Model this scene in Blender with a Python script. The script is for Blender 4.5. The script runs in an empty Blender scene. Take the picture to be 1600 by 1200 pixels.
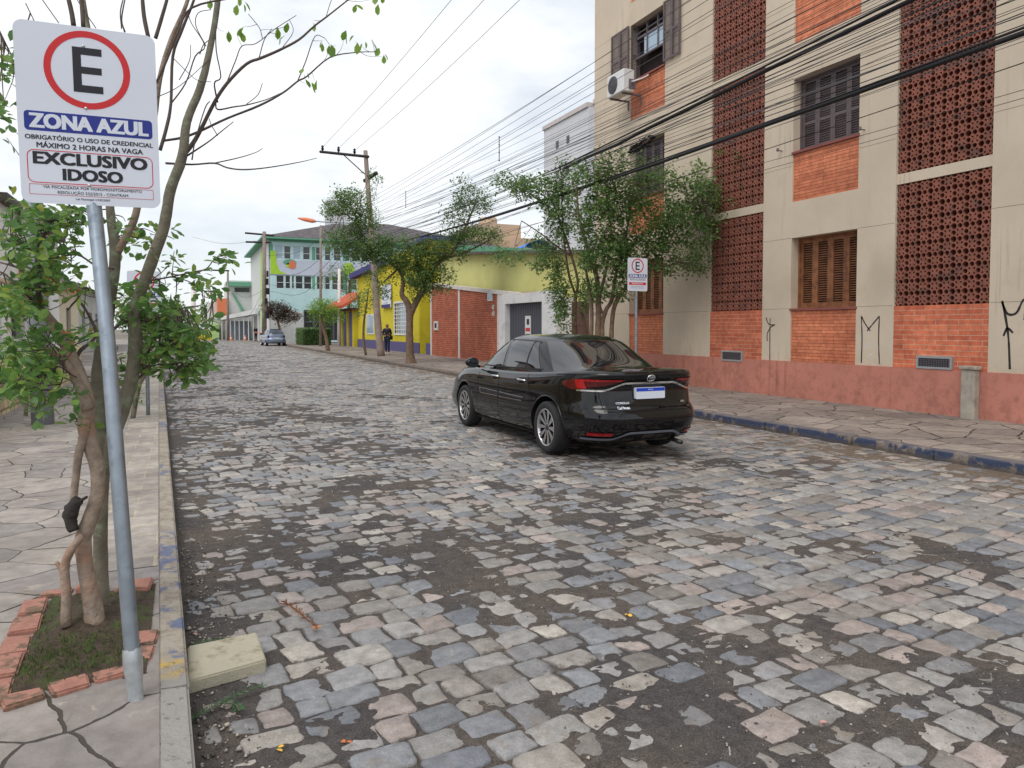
import bpy, bmesh, math, random
import numpy as np
from mathutils import Vector, Matrix
R = math.radians
random.seed(7); rng = np.random.default_rng(7)
S = bpy.context.scene
COL = S.collection
# ------------------------------------------------------------ camera
F, YAW, PIT, PY, CH = 1150.0, R(24.1), R(2.15), 555.0, 1.57      # pixels of the 1600x1200 photograph, metres
cam = bpy.data.cameras.new("camera"); camo = bpy.data.objects.new("camera", cam); COL.objects.link(camo)
cam.sensor_fit = 'HORIZONTAL'; cam.sensor_width = 36; cam.lens = F/1600*36
cam.shift_y = -45/1600; cam.clip_start = .05; cam.clip_end = 2000
camo.location = (0, 0, CH); camo.rotation_euler = (math.pi/2-PIT, 0, -YAW)
S.camera = camo
# ------------------------------------------------------------ sky, sun, exposure
W = bpy.data.worlds.new("World"); S.world = W; W.use_nodes = True
nt = W.node_tree; nt.nodes.clear()
def wn(t, **k):
    n = nt.nodes.new(t)
    for a, b in k.items(): setattr(n, a, b)
    return n
SUN_EL, SUN_AZ = R(55), R(232)
sky = wn('ShaderNodeTexSky', sky_type='NISHITA', sun_disc=False, sun_elevation=SUN_EL, sun_rotation=SUN_AZ)
tc = wn('ShaderNodeTexCoord'); mp = wn('ShaderNodeMapping'); mp.inputs['Scale'].default_value = (1.0, 1.0, 2.6)
n1 = wn('ShaderNodeTexNoise'); n1.inputs['Scale'].default_value = 2.3; n1.inputs['Detail'].default_value = 7; n1.inputs['Roughness'].default_value = .55
rp = wn('ShaderNodeValToRGB'); rp.color_ramp.elements[0].position = .36; rp.color_ramp.elements[1].position = .56
rp.color_ramp.elements[0].color = (.54, .54, .54, 1); rp.color_ramp.elements[1].color = (1, 1, 1, 1)
mx = wn('ShaderNodeMix', data_type='RGBA'); mx.inputs['B'].default_value = (9.0, 9.3, 9.6, 1)
bg = wn('ShaderNodeBackground'); bg.inputs['Strength'].default_value = .1
ow = wn('ShaderNodeOutputWorld')
L = nt.links.new
L(tc.outputs['Generated'], mp.inputs['Vector']); L(mp.outputs[0], n1.inputs['Vector']); L(n1.outputs['Fac'], rp.inputs[0])
L(rp.outputs[0], mx.inputs['Factor']); L(sky.outputs[0], mx.inputs['A']); L(mx.outputs['Result'], bg.inputs[0]); L(bg.outputs[0], ow.inputs[0])
sl = bpy.data.lights.new("sun", 'SUN'); so = bpy.data.objects.new("sun", sl); COL.objects.link(so)
sl.energy = 1.5; sl.angle = R(40); sl.color = (1, .96, .9)
so.rotation_euler = Vector((math.sin(SUN_AZ)*math.cos(SUN_EL), math.cos(SUN_AZ)*math.cos(SUN_EL), math.sin(SUN_EL))).to_track_quat('Z', 'Y').to_euler(); so.location = (0, 0, 30)
S.view_settings.view_transform = 'Standard'; S.view_settings.look = 'None'; S.view_settings.gamma = 1
S.view_settings.use_curve_mapping = False; S.view_settings.exposure = 0.22
# ------------------------------------------------------------ helpers
def ray(x, y):
    a = (x-800)/F; b = -(y-PY)/F
    f = math.cos(PIT)+b*math.sin(PIT); u = -math.sin(PIT)+b*math.cos(PIT)
    return np.array([f*math.sin(YAW)+a*math.cos(YAW), f*math.cos(YAW)-a*math.sin(YAW), u])
def P(x, y, d): return np.array([0, 0, CH])+ray(x, y)*d
def PY_(x, y, Y): r = ray(x, y); return np.array([0, 0, CH])+r*(Y/r[1])
def PX_(x, y, X): r = ray(x, y); return np.array([0, 0, CH])+r*(X/r[0])
def lin(v):
    v /= 255.0
    return v/12.92 if v <= .04045 else ((v+.055)/1.055)**2.4
def c(r, g, b): return (lin(r), lin(g), lin(b))
def tag(o, label=None, cat=None, group=None, kind=None):
    if label: o['label'] = label
    if cat: o['category'] = cat
    if group: o['group'] = group
    if kind: o['kind'] = kind
    return o
def thing(name, loc, label, cat, group=None, rz=0):
    o = bpy.data.objects.new(name, None); COL.objects.link(o)
    o.empty_display_size = .2
    o.location = [float(v) for v in loc]; o.rotation_euler = (0, 0, rz)
    return tag(o, label, cat, group)
def put(name, me, parent=None, world=True):
    o = bpy.data.objects.new(name, me); COL.objects.link(o)
    if parent is not None:
        o.parent = parent
        if world:   # geometry already in world coordinates
            m = Matrix.Identity(4); p = parent
            while p is not None:
                m = (Matrix.Translation(p.location) @ p.rotation_euler.to_matrix().to_4x4() @ Matrix.Diagonal((*p.scale, 1))) @ (p.matrix_parent_inverse @ m)
                p = p.parent
            o.matrix_parent_inverse = m.inverted()
    return o
class MB:
    def __init__(s): s.v = []; s.f = []; s.m = []; s.sm = []
    def add(s, vs, fs, m=0, sm=False):
        n = len(s.v); s.v += [tuple(map(float, p)) for p in vs]
        for f in fs: s.f.append([i+n for i in f]); s.m.append(m); s.sm.append(sm)
    def box(s, x0, x1, y0, y1, z0, z1, m=0):
        s.add([(x, y, z) for z in (z0, z1) for y in (y0, y1) for x in (x0, x1)],
              [(0,2,3,1),(4,5,7,6),(0,1,5,4),(2,6,7,3),(0,4,6,2),(1,3,7,5)], m)
    def cbox(s, x0, x1, y0, y1, z0, z1, b=.01, m=0):      # chamfered box
        X = (x0, x1); Y = (y0, y1); Z = (z0, z1); bm = bmesh.new()
        vs = [bm.verts.new((x, y, z)) for z in Z for y in Y for x in X]
        for f in [(0,2,3,1),(4,5,7,6),(0,1,5,4),(2,6,7,3),(0,4,6,2),(1,3,7,5)]: bm.faces.new([vs[i] for i in f])
        bmesh.ops.bevel(bm, geom=bm.edges[:], offset=b, segments=2, affect='EDGES', profile=.6)
        s.bm(bm, m)
    def bm(s, bm, m=0, sm=False):
        bm.verts.index_update()
        s.add([v.co[:] for v in bm.verts], [[v.index for v in f.verts] for f in bm.faces], m, sm); bm.free()
    def quad(s, a, b, d, e, m=0): s.add([a, b, d, e], [(0,1,2,3)], m)
    def prism(s, poly, ax, t0, t1, m=0):                  # polygon in the two other axes, extruded along ax
        def mk(p, t): q = list(p); q.insert(ax, t); return q
        n = len(poly)
        s.add([mk(p, t0) for p in poly]+[mk(p, t1) for p in poly],
              [list(range(n)), list(range(2*n-1, n-1, -1))]+[(i, (i+1) % n, n+(i+1) % n, n+i) for i in range(n)], m)
    def tube(s, pts, rad, n=8, m=0, cap=True, jit=0, sm=True):
        pts = np.array(pts, float); k = len(pts)
        rad = np.full(k, rad) if np.isscalar(rad) else np.array(rad, float)
        t = np.gradient(pts, axis=0); t /= np.linalg.norm(t, axis=1)[:, None]+1e-9
        up = np.array([0, 0, 1.]) if abs(t[0][2]) < .9 else np.array([1., 0, 0])
        u = np.cross(t[0], up); u /= np.linalg.norm(u); vs = []
        an = np.arange(n)/n*2*math.pi
        for i in range(k):
            u = u-t[i]*u.dot(t[i]); u /= np.linalg.norm(u)+1e-9; w = np.cross(t[i], u)
            r = rad[i]*(1+(rng.uniform(-jit, jit, n) if jit else 0*an))
            vs += list(pts[i]+(np.cos(an)*r)[:, None]*u+(np.sin(an)*r)[:, None]*w)
        fs = [(i*n+j, i*n+(j+1) % n, (i+1)*n+(j+1) % n, (i+1)*n+j) for i in range(k-1) for j in range(n)]
        if cap: fs += [list(range(n-1, -1, -1)), list(range((k-1)*n, k*n))]
        s.add(vs, fs, m, sm)
    def lathe(s, prof, ctr, ax=2, n=24, m=0, sm=True):    # prof: (radius, along)
        vs = []
        for r, h in prof:
            for j in range(n):
                a = j/n*2*math.pi; q = [r*math.cos(a), r*math.sin(a)]; q.insert(ax, h); vs.append([q[i]+ctr[i] for i in range(3)])
        s.add(vs, [(i*n+j, i*n+(j+1) % n, (i+1)*n+(j+1) % n, (i+1)*n+j) for i in range(len(prof)-1) for j in range(n)], m, sm)
    def mesh(s, name, mats):
        me = bpy.data.meshes.new(name); me.from_pydata(s.v, [], s.f)
        for m in (mats if isinstance(mats, (list, tuple)) else [mats]): me.materials.append(m)
        me.polygons.foreach_set('material_index', s.m); me.polygons.foreach_set('use_smooth', s.sm); me.update()
        return me
    def build(s, name, mats, parent=None, world=True): return put(name, s.mesh(name, mats), parent, world)
def smooth(pts, k=5):                                     # Catmull-Rom through the points
    p = np.array(pts, float); p = np.vstack([2*p[0]-p[1], p, 2*p[-1]-p[-2]]); out = []
    for i in range(1, len(p)-2):
        for t in np.arange(k)/k:
            out.append(.5*(2*p[i]+(p[i+1]-p[i-1])*t+(2*p[i-1]-5*p[i]+4*p[i+1]-p[i+2])*t*t+(3*p[i]-p[i-1]-3*p[i+1]+p[i+2])*t**3))
    out.append(p[-2]); return np.array(out)
def npmesh(name, V, Fc, mats, attrs={}, mi=None, sm=None):
    """V (N,3); Fc list of (M,k) arrays"""
    me = bpy.data.meshes.new(name); me.vertices.add(len(V)); me.vertices.foreach_set('co', np.ascontiguousarray(V, np.float32).ravel())
    loops = np.concatenate([f.ravel() for f in Fc]).astype(np.int32); tot = np.concatenate([np.full(len(f), f.shape[1]) for f in Fc]).astype(np.int32)
    me.loops.add(len(loops)); me.loops.foreach_set('vertex_index', loops)
    me.polygons.add(len(tot)); st = np.zeros(len(tot), np.int32); st[1:] = np.cumsum(tot)[:-1]
    me.polygons.foreach_set('loop_start', st); me.polygons.foreach_set('loop_total', tot)
    for m in mats: me.materials.append(m)
    if mi is not None: me.polygons.foreach_set('material_index', mi)
    if sm is not None: me.polygons.foreach_set('use_smooth', np.full(len(tot), sm))
    me.update(calc_edges=True)
    for k, a in attrs.items():
        if a.ndim == 2:
            at = me.attributes.new(k, 'FLOAT_COLOR', 'POINT'); at.data.foreach_set('color', np.ascontiguousarray(np.c_[a, np.ones(len(a))], np.float32).ravel())
        else:
            at = me.attributes.new(k, 'FLOAT', 'POINT'); at.data.foreach_set('value', np.ascontiguousarray(a, np.float32))
    return me
# ------------------------------------------------------------ materials
class NB:
    def __init__(s, name):
        s.m = bpy.data.materials.new(name); s.m.use_nodes = True; s.t = s.m.node_tree; s.t.nodes.clear()
        s.o = s.n('ShaderNodeOutputMaterial'); s.b = s.n('ShaderNodeBsdfPrincipled'); s.t.links.new(s.b.outputs[0], s.o.inputs[0])
        s.tc = s.n('ShaderNodeTexCoord').outputs['Object']
    def n(s, t, **k):
        n = s.t.nodes.new(t)
        for a, b in k.items(): setattr(n, a, b)
        return n
    def l(s, a, b):
        if hasattr(a, 'is_output') or isinstance(a, bpy.types.NodeSocket): s.t.links.new(a, b)
        elif isinstance(a, (tuple, list)) and len(a) == 3 and b.type == 'RGBA': b.default_value = (*a, 1)
        else: b.default_value = a
    def noise(s, sc, det=4, rough=.55, vec=None, dist=0):
        n = s.n('ShaderNodeTexNoise'); n.inputs['Scale'].default_value = sc; n.inputs['Detail'].default_value = det
        n.inputs['Roughness'].default_value = rough; n.inputs['Distortion'].default_value = dist
        s.l(vec if vec is not None else s.tc, n.inputs['Vector']); return n.outputs['Fac']
    def ma(s, op, a, b=0.0, cc=0.0):
        n = s.n('ShaderNodeMath', operation=op); s.l(a, n.inputs[0]); s.l(b, n.inputs[1]); s.l(cc, n.inputs[2]); return n.outputs[0]
    def mr(s, v, a, b, x=0.0, y=1.0):
        n = s.n('ShaderNodeMapRange'); n.interpolation_type = 'SMOOTHSTEP'
        for i, q in enumerate((v, a, b, x, y)): s.l(q, n.inputs[i])
        return n.outputs[0]
    def mix(s, f, a, b, bt='MIX'):
        n = s.n('ShaderNodeMix', data_type='RGBA', blend_type=bt); s.l(f, n.inputs['Factor']); s.l(a, n.inputs['A']); s.l(b, n.inputs['B']); return n.outputs['Result']
    def hue(s, col, val): # multiply colour by value
        n = s.n('ShaderNodeVectorMath', operation='SCALE'); s.l(col, n.inputs[0]); s.l(val, n.inputs['Scale']); return n.outputs[0]
    def bump(s, h, st=.3, d=.01):
        n = s.n('ShaderNodeBump'); n.inputs['Strength'].default_value = st; n.inputs['Distance'].default_value = d
        s.l(h, n.inputs['Height']); s.l(n.outputs[0], s.b.inputs['Normal']); return n
    def attr(s, k, what='Color'): return s.n('ShaderNodeAttribute', attribute_name=k).outputs[what]
    def xyz(s): n = s.n('ShaderNodeSeparateXYZ'); s.l(s.tc, n.inputs[0]); return n.outputs
    def comb(s, x, y, z=0.0): n = s.n('ShaderNodeCombineXYZ'); s.l(x, n.inputs[0]); s.l(y, n.inputs[1]); s.l(z, n.inputs[2]); return n.outputs[0]
    def fin(s, col, rough=.8, metal=0, spec=.4):
        s.l(col, s.b.inputs['Base Color']); s.l(rough, s.b.inputs['Roughness']); s.b.inputs['Metallic'].default_value = metal
        s.b.inputs['Specular IOR Level'].default_value = spec; return s.m
def mat(name, col, rough=.8, var=.12, sc=3, bs=0, bd=.004, bst=.4, metal=0, spec=.4, col2=None, s2=1.2, th=(.52, .7), coat=0):
    b = NB(name); f = b.noise(sc, 5)
    k = b.hue(col, b.mr(f, .25, .75, 1-var, 1+var)) if var else b.n('ShaderNodeRGB').outputs[0]
    if not var: k.default_value = (*col, 1)
    if col2: k = b.mix(b.mr(b.noise(s2, 6, .65), *th), k, col2)
    if bs: b.bump(b.noise(bs, 4), bst, bd)
    if coat: b.b.inputs['Coat Weight'].default_value = coat; b.b.inputs['Coat Roughness'].default_value = .03; b.b.inputs['Coat IOR'].default_value = 1.52
    return b.fin(k, rough, metal, spec)
def brick_mat(name, c1, c2, mortar, bw, rh, mort=.006, ax=('Y', 'Z'), bump=.6, frq=2, off=.5, rough=.8):
    b = NB(name); x = b.xyz(); v = b.comb(x[ax[0]], x[ax[1]])
    t = b.n('ShaderNodeTexBrick'); b.l(v, t.inputs['Vector']); t.offset = off; t.offset_frequency = frq
    for k, q in (('Color1', c1), ('Color2', c2), ('Mortar', mortar)): t.inputs[k].default_value = (*q, 1)
    t.inputs['Scale'].default_value = 1; t.inputs['Mortar Size'].default_value = mort; t.inputs['Mortar Smooth'].default_value = .2
    t.inputs['Brick Width'].default_value = bw; t.inputs['Row Height'].default_value = rh; t.inputs['Bias'].default_value = 0
    k = b.hue(t.outputs[0], b.mr(b.noise(9, 6, .6), .2, .8, .75, 1.25))
    k = b.hue(k, b.mr(b.noise(1.1, 4), .3, .7, .82, 1.12))
    h = b.ma('ADD', b.ma('MULTIPLY', t.outputs['Fac'], -1.0), b.ma('MULTIPLY', b.noise(60, 3), .3))
    b.bump(h, bump, .008); return b.fin(k, rough)
M = {}
# dirt-strewn setts: per-stone colour, soil lying over them in ragged patches
def dirtcol(b):
    d = b.mix(b.mr(b.noise(1.3, 4), .35, .65), c(82, 78, 77), c(96, 88, 82)); d = b.mix(b.mr(b.xyz()['X'], 6.2, 7.6), d, c(114, 100, 88))
    return b.hue(b.hue(d, b.mr(b.noise(16, 5, .7), .3, .7, .78, 1.22)), b.mr(b.noise(150, 4, .75), .3, .72, .5, 1.6))
def road_mat(far):
    b = NB('far_setts' if far else 'setts'); x = b.xyz(); sc = b.attr('scol'); ed = b.attr('edge', 'Fac')
    st = b.hue(sc, b.mr(b.noise(14, 6, .65), .25, .75, .74, 1.26)); st = b.hue(st, b.mr(b.noise(130, 3, .7), .25, .75, .82, 1.18))
    st = b.mix(b.mr(b.noise(5, 5, .7, dist=.6), .54, .72, 0, .6), st, c(132, 118, 102))
    st = b.mix(b.mr(b.noise(9, 5, .75, dist=1.2), .6, .74, 0, .5), st, c(186, 180, 170))
    bias = b.ma('ADD', b.mr(x['X'], 1.2, 5.0, .10 if far else .03, -.05), b.mr(x['X'], 6.6, 7.9, 0, .22))
    cv = b.ma('ADD', bias, b.ma('MULTIPLY', b.ma('SUBTRACT', b.noise(.75, 3, .5), .5), 1.2 if far else .5))
    cv = b.ma('ADD', cv, b.ma('MULTIPLY', b.ma('SUBTRACT', b.noise(4.2, 3, .5), .5), .9))
    cv = b.ma('ADD', cv, b.ma('MULTIPLY', b.ma('SUBTRACT', b.noise(24, 4, .6), .5), .55))
    cv = b.ma('ADD', cv, b.ma('MULTIPLY', ed, .30 if far else .26))
    m = b.mr(cv, .26, .36) if far else b.ma('MULTIPLY', b.mr(cv, .26, .40), .8)
    d = b.mix(b.mr(x['X'], 6.2, 7.6), dirtcol(b), c(112, 99, 88))
    b.bump(b.noise(60, 4, .65), .45, .010)
    return b.fin(b.mix(m, st, d), b.mr(m, 0, 1, .58, .93), 0, .45)
def soil_mat(name='soil'):
    b = NB(name); b.bump(b.noise(150, 4, .7), .8, .012); return b.fin(dirtcol(b), .95, 0, .2)
def flag_mat(name, cols, joint, scale, jw, dark=None):
    b = NB(name); n = b.n('ShaderNodeTexNoise'); n.inputs['Scale'].default_value = 3.5; n.inputs['Detail'].default_value = 3; b.l(b.tc, n.inputs['Vector'])
    off = b.n('ShaderNodeVectorMath', operation='MULTIPLY_ADD'); b.l(n.outputs['Color'], off.inputs[0]); off.inputs[1].default_value = (.10, .10, 0); b.l(b.tc, off.inputs[2])
    sx = b.n('ShaderNodeSeparateXYZ'); b.l(off.outputs[0], sx.inputs[0]); v = b.comb(sx.outputs[0], sx.outputs[1])
    e = b.n('ShaderNodeTexVoronoi', feature='DISTANCE_TO_EDGE', voronoi_dimensions='2D'); e.inputs['Scale'].default_value = scale; b.l(v, e.inputs['Vector'])
    q = b.n('ShaderNodeTexVoronoi', feature='F1', voronoi_dimensions='2D'); q.inputs['Scale'].default_value = scale; b.l(v, q.inputs['Vector'])
    rp = b.n('ShaderNodeValToRGB'); cr = rp.color_ramp
    for i, k in enumerate(cols):
        el = cr.elements[i] if i < 2 else cr.elements.new(i/(len(cols)-1))
        el.color = (*k, 1)
    for i, el in enumerate(cr.elements): el.position = i/(len(cols)-1)
    hs = b.n('ShaderNodeSeparateColor'); b.l(q.outputs['Color'], hs.inputs[0]); b.l(hs.outputs[0], rp.inputs[0])
    k = b.hue(rp.outputs[0], b.mr(b.noise(7, 6, .65), .25, .75, .78, 1.2)); k = b.hue(k, b.mr(b.noise(.8, 3), .3, .7, .84, 1.12))
    if dark: k = b.mix(b.mr(b.noise(2.1, 5, .65), .56, .7, 0, .7), k, dark)
    k = b.mix(b.mr(b.noise(3.1, 6, .7, dist=.8), .60, .70, 0, .65), k, c(188, 178, 160)); k = b.mix(b.mr(b.noise(4.3, 6, .7, dist=.5), .60, .72, 0, .6), k, c(104, 96, 84))
    w = b.ma('MULTIPLY', b.mr(b.noise(2.2, 4), .3, .7, .25, 1.15), jw*scale)
    w = b.ma('MULTIPLY', w, b.mr(b.noise(20, 3), .3, .7, .7, 1.3))
    jm = b.mr(b.ma('DIVIDE', e.outputs['Distance'], w), .75, 1.15, 1, 0)
    b.bump(b.ma('ADD', b.ma('ADD', b.ma('MULTIPLY', jm, -1.0), b.ma('MULTIPLY', hs.outputs[1], .7)), b.ma('ADD', b.ma('MULTIPLY', b.noise(40, 4, .6), .35), b.ma('MULTIPLY', b.noise(4, 3), 1.2))), .8, .012)
    return b.fin(b.mix(jm, k, joint), .85, 0, .3)
M['road'] = road_mat(False); M['roadfar'] = road_mat(True); M['soil'] = soil_mat()
M['flagL'] = flag_mat('pale_flagstone', [c(142, 135, 131), c(155, 147, 142), c(134, 128, 126), c(160, 152, 144), c(144, 135, 130)], c(74, 68, 62), 2.3, .008, c(132, 122, 114))
M['flagR'] = flag_mat('brown_flagstone', [c(140, 128, 120), c(126, 116, 110), c(149, 138, 129), c(134, 124, 118)], c(56, 49, 44), 1.8, .016, c(128, 114, 102))
M['edgeflag'] = brick_mat('edge_slab_paving', c(166, 158, 148), c(144, 136, 130), c(172, 160, 140), .36, .27, .009, ('X', 'Y'), .5)
M['ground'] = mat('ground', c(120, 112, 104), .95, .2, .5, 30)
M['concrete'] = mat('weathered_concrete', c(168, 160, 148), .85, .15, 6, 60, .004, .5, col2=c(120, 112, 100), s2=4, th=(.5, .75))
M['slab'] = mat('cast_concrete', c(178, 172, 152), .9, .12, 9, 110, .006, .9, col2=c(140, 130, 108), s2=9, th=(.46, .7))
M['galv'] = mat('galvanised_steel', c(150, 160, 170), .42, .12, 14, 0, metal=.75, spec=.5, col2=c(110, 120, 132), s2=9, th=(.5, .75))
M['galv2'] = mat('bright_zinc', c(190, 196, 200), .4, .15, 30, 40, .003, .3, metal=.7)
M['signwhite'] = mat('sign_white', c(216, 222, 234), .35, .03, 2); M['signred'] = mat('sign_red', c(204, 44, 48), .4, .04)
M['signblue'] = mat('sign_blue', c(38, 52, 140), .4, .04); M['signblack'] = mat('sign_black', c(38, 38, 44), .45, .04)
M['bark'] = mat('smooth_bark', c(146, 130, 116), .9, .28, 16, 38, .010, .9, col2=c(152, 118, 98), s2=5, th=(.48, .66))
M['bark2'] = mat('lichen_bark', c(116, 110, 96), .95, .25, 14, 60, .006, .8, col2=c(134, 142, 118), s2=11, th=(.5, .66))
M['twig'] = mat('twig_bark', c(92, 80, 74), .9, .2, 12)
M['barkr'] = mat('rough_bark', c(118, 98, 82), .95, .25, 9, 30, .012, .9, col2=c(88, 78, 66), s2=7)
M['dead'] = mat('dead_wood', c(52, 48, 46), .95, .3, 20, 50, .006, .8)
def leaf_mat(name, cols, tr=.42):
    b = NB(name); a = b.attr('lcol', 'Fac'); rp = b.n('ShaderNodeValToRGB'); cr = rp.color_ramp
    for i, k in enumerate(cols):
        el = cr.elements[i] if i < 2 else cr.elements.new(.5)
        el.color = (*k[1], 1)
    for i, el in enumerate(cr.elements): el.position = cols[i][0]
    for i, k in enumerate(cols): cr.elements[i].color = (*k[1], 1)
    b.l(a, rp.inputs[0]); b.fin(rp.outputs[0], .42, 0, .45)
    t = b.n('ShaderNodeBsdfTranslucent'); b.l(b.hue(rp.outputs[0], 1.3), t.inputs[0])
    ms = b.n('ShaderNodeMixShader'); ms.inputs[0].default_value = tr
    b.t.links.new(b.b.outputs[0], ms.inputs[1]); b.t.links.new(t.outputs[0], ms.inputs[2]); b.t.links.new(ms.outputs[0], b.o.inputs[0]); return b.m
M['leafA'] = leaf_mat('broad_leaf', [(0, c(70, 106, 58)), (.45, c(104, 142, 74)), (.78, c(142, 164, 80)), (.92, c(168, 164, 72)), (1, c(184, 112, 62))])
M['leafB'] = leaf_mat('small_leaf', [(0, c(70, 98, 58)), (.5, c(104, 134, 76)), (.85, c(138, 158, 90)), (1, c(156, 142, 90))])
M['leafC'] = leaf_mat('pale_leaf', [(0, c(96, 132, 50)), (.5, c(124, 160, 60)), (1, c(150, 178, 80))])
M['leafD'] = leaf_mat('reddish_leaf', [(0, c(60, 80, 56)), (.45, c(90, 84, 66)), (.7, c(128, 82, 84)), (1, c(160, 80, 96))])
M['grass'] = leaf_mat('grass', [(0, c(56, 82, 36)), (.6, c(88, 112, 50)), (1, c(140, 140, 70))])
def wall_mat(name, col, stain, streak=.5, base=None):
    b = NB(name); x = b.xyz(); k = b.hue(col3(b, col), b.mr(b.noise(.9, 5), .25, .75, .93, 1.06)); k = b.mix(b.mr(b.noise(.7, 6, .65), .48, .75, 0, .7), k, stain)
    v = b.n('ShaderNodeMapping'); v.inputs['Scale'].default_value = (5, 5, .25); b.l(b.tc, v.inputs['Vector'])
    k = b.mix(b.ma('MULTIPLY', b.mr(b.noise(1.6, 6, .7, v.outputs[0]), .54, .72, 0, streak), b.mr(b.noise(.45, 3), .4, .65)), k, tuple(q*.66 for q in stain))
    k = b.mix(b.ma('MULTIPLY', b.mr(x['Z'], .5, 1.3, 1, 0), b.mr(b.noise(5, 6, .7), .42, .7, 0, .55)), k, tuple(q*.6 for q in stain))
    b.bump(b.ma('ADD', b.noise(70, 4), b.ma('MULTIPLY', b.noise(2.5, 4), 1.2)), .3, .004); return b.fin(k, .9, 0, .3)
def col3(b, col): n = b.n('ShaderNodeRGB'); n.outputs[0].default_value = (*col, 1); return n.outputs[0]
M['stucco'] = wall_mat('beige_stucco', c(206, 191, 171), c(188, 171, 150), .75)
M['plinth'] = wall_mat('red_plinth_paint', c(194, 130, 114), c(174, 114, 100), .7)
M['brickA'] = brick_mat('orange_brick', c(216, 134, 98), c(198, 116, 84), c(136, 78, 58), .62, .066, .005)
M['brickB'] = brick_mat('red_orange_brick', c(210, 120, 88), c(184, 96, 70), c(200, 158, 132), .40, .085, .006)
M['brickC'] = brick_mat('garden_wall_brick', c(200, 114, 84), c(178, 98, 72), c(100, 56, 44), .27, .098, .011, bump=.9)
M['terra'] = mat('terracotta', c(138, 86, 72), .9, .2, 8, 40, .003, .4, col2=c(104, 74, 66), s2=3, th=(.5, .7))
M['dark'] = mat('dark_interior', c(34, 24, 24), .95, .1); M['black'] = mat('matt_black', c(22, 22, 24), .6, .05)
M['shutg'] = mat('grey_painted_wood', c(98, 86, 88), .6, .1, 8); M['shutw'] = mat('varnished_wood', c(140, 92, 60), .55, .25, 7, col2=c(96, 58, 40), s2=5, th=(.45, .7))
M['white'] = mat('white_paint', c(220, 220, 220), .6, .04, 2, col2=c(196, 196, 194), s2=1.5); M['greypaint'] = mat('grey_frame', c(110, 104, 110), .5, .06)
M['sill'] = mat('sill_paint', c(140, 82, 76), .8, .1); M['cap'] = mat('stained_white_render', c(216, 208, 204), .85, .08, 3, col2=c(150, 138, 130), s2=2.5, th=(.58, .75))
M['gate'] = mat('dark_grey_gate', c(84, 86, 96), .6, .06, 5); M['brown'] = mat('brown_door', c(96, 66, 58), .7, .12, 6)
M['lime'] = wall_mat('lime_render', c(214, 212, 140), c(196, 192, 122), .4); M['roofedge'] = mat('dark_roof_edge', c(96, 90, 84), .9, .2, 6)
M['yellow'] = wall_mat('yellow_render', c(210, 194, 52), c(186, 168, 48), .4); M['violet'] = mat('violet_paint', c(90, 84, 128), .75, .08, 3)
M['blue'] = mat('navy_paint', c(56, 54, 118), .7, .08); M['tile'] = mat('red_roof_tile', c(190, 96, 70), .85, .2, 9, 20, .01, .6)
M['teal'] = wall_mat('teal_paint', c(192, 222, 224), c(176, 206, 208), .4); M['tealw'] = mat('pale_teal_paint', c(214, 232, 236), .8, .03, 1); M['greenp'] = mat('green_paint', c(104, 160, 134), .8, .05)
M['limep'] = mat('light_green_paint', c(182, 212, 146), .8, .05); M['lgreen'] = mat('bright_green_paint', c(168, 208, 60), .7, .04); M['mural'] = mat('lilac_grey_paint', c(194, 200, 216), .8, .04, 1)
M['slate'] = brick_mat('dark_roof_tiles', c(106, 98, 100), c(86, 80, 84), c(62, 58, 62), .3, .35, .02, ('X', 'Y'), .8)
M['orange'] = mat('orange_plastic', c(216, 124, 84), .5, .06); M['yplast'] = mat('yellow_plastic', c(236, 200, 30), .5, .05)
M['towerw'] = mat('pale_grey_render', c(206, 206, 210), .85, .05, .4); M['tan'] = mat('tan_render', c(196, 170, 146), .85, .06, .6); M['tarp'] = mat('blue_tarp', c(40, 110, 200), .5, .12, 4)
M['polec'] = mat('grey_pole_concrete', c(136, 122, 114), .9, .15, 4, 30, .006, .5, col2=c(170, 160, 150), s2=2.2); M['wire'] = mat('black_cable', c(30, 30, 34), .6, .05)
M['wireg'] = mat('grey_cable', c(92, 90, 92), .6, .05); M['hosp'] = mat('pale_grey_paint', c(206, 208, 206), .8, .05)
def glass(name, col=(.02, .022, .026), rough=.04):
    b = NB(name); return b.fin(col, rough, 0, .7)
M['glass'] = glass('window_glass', (.10, .12, .14), .06); M['glassd'] = glass('dark_window_glass', (.035, .045, .055), .08); M['glassb'] = glass('pale_curtain_glass', c(160, 182, 200), .1)
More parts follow.
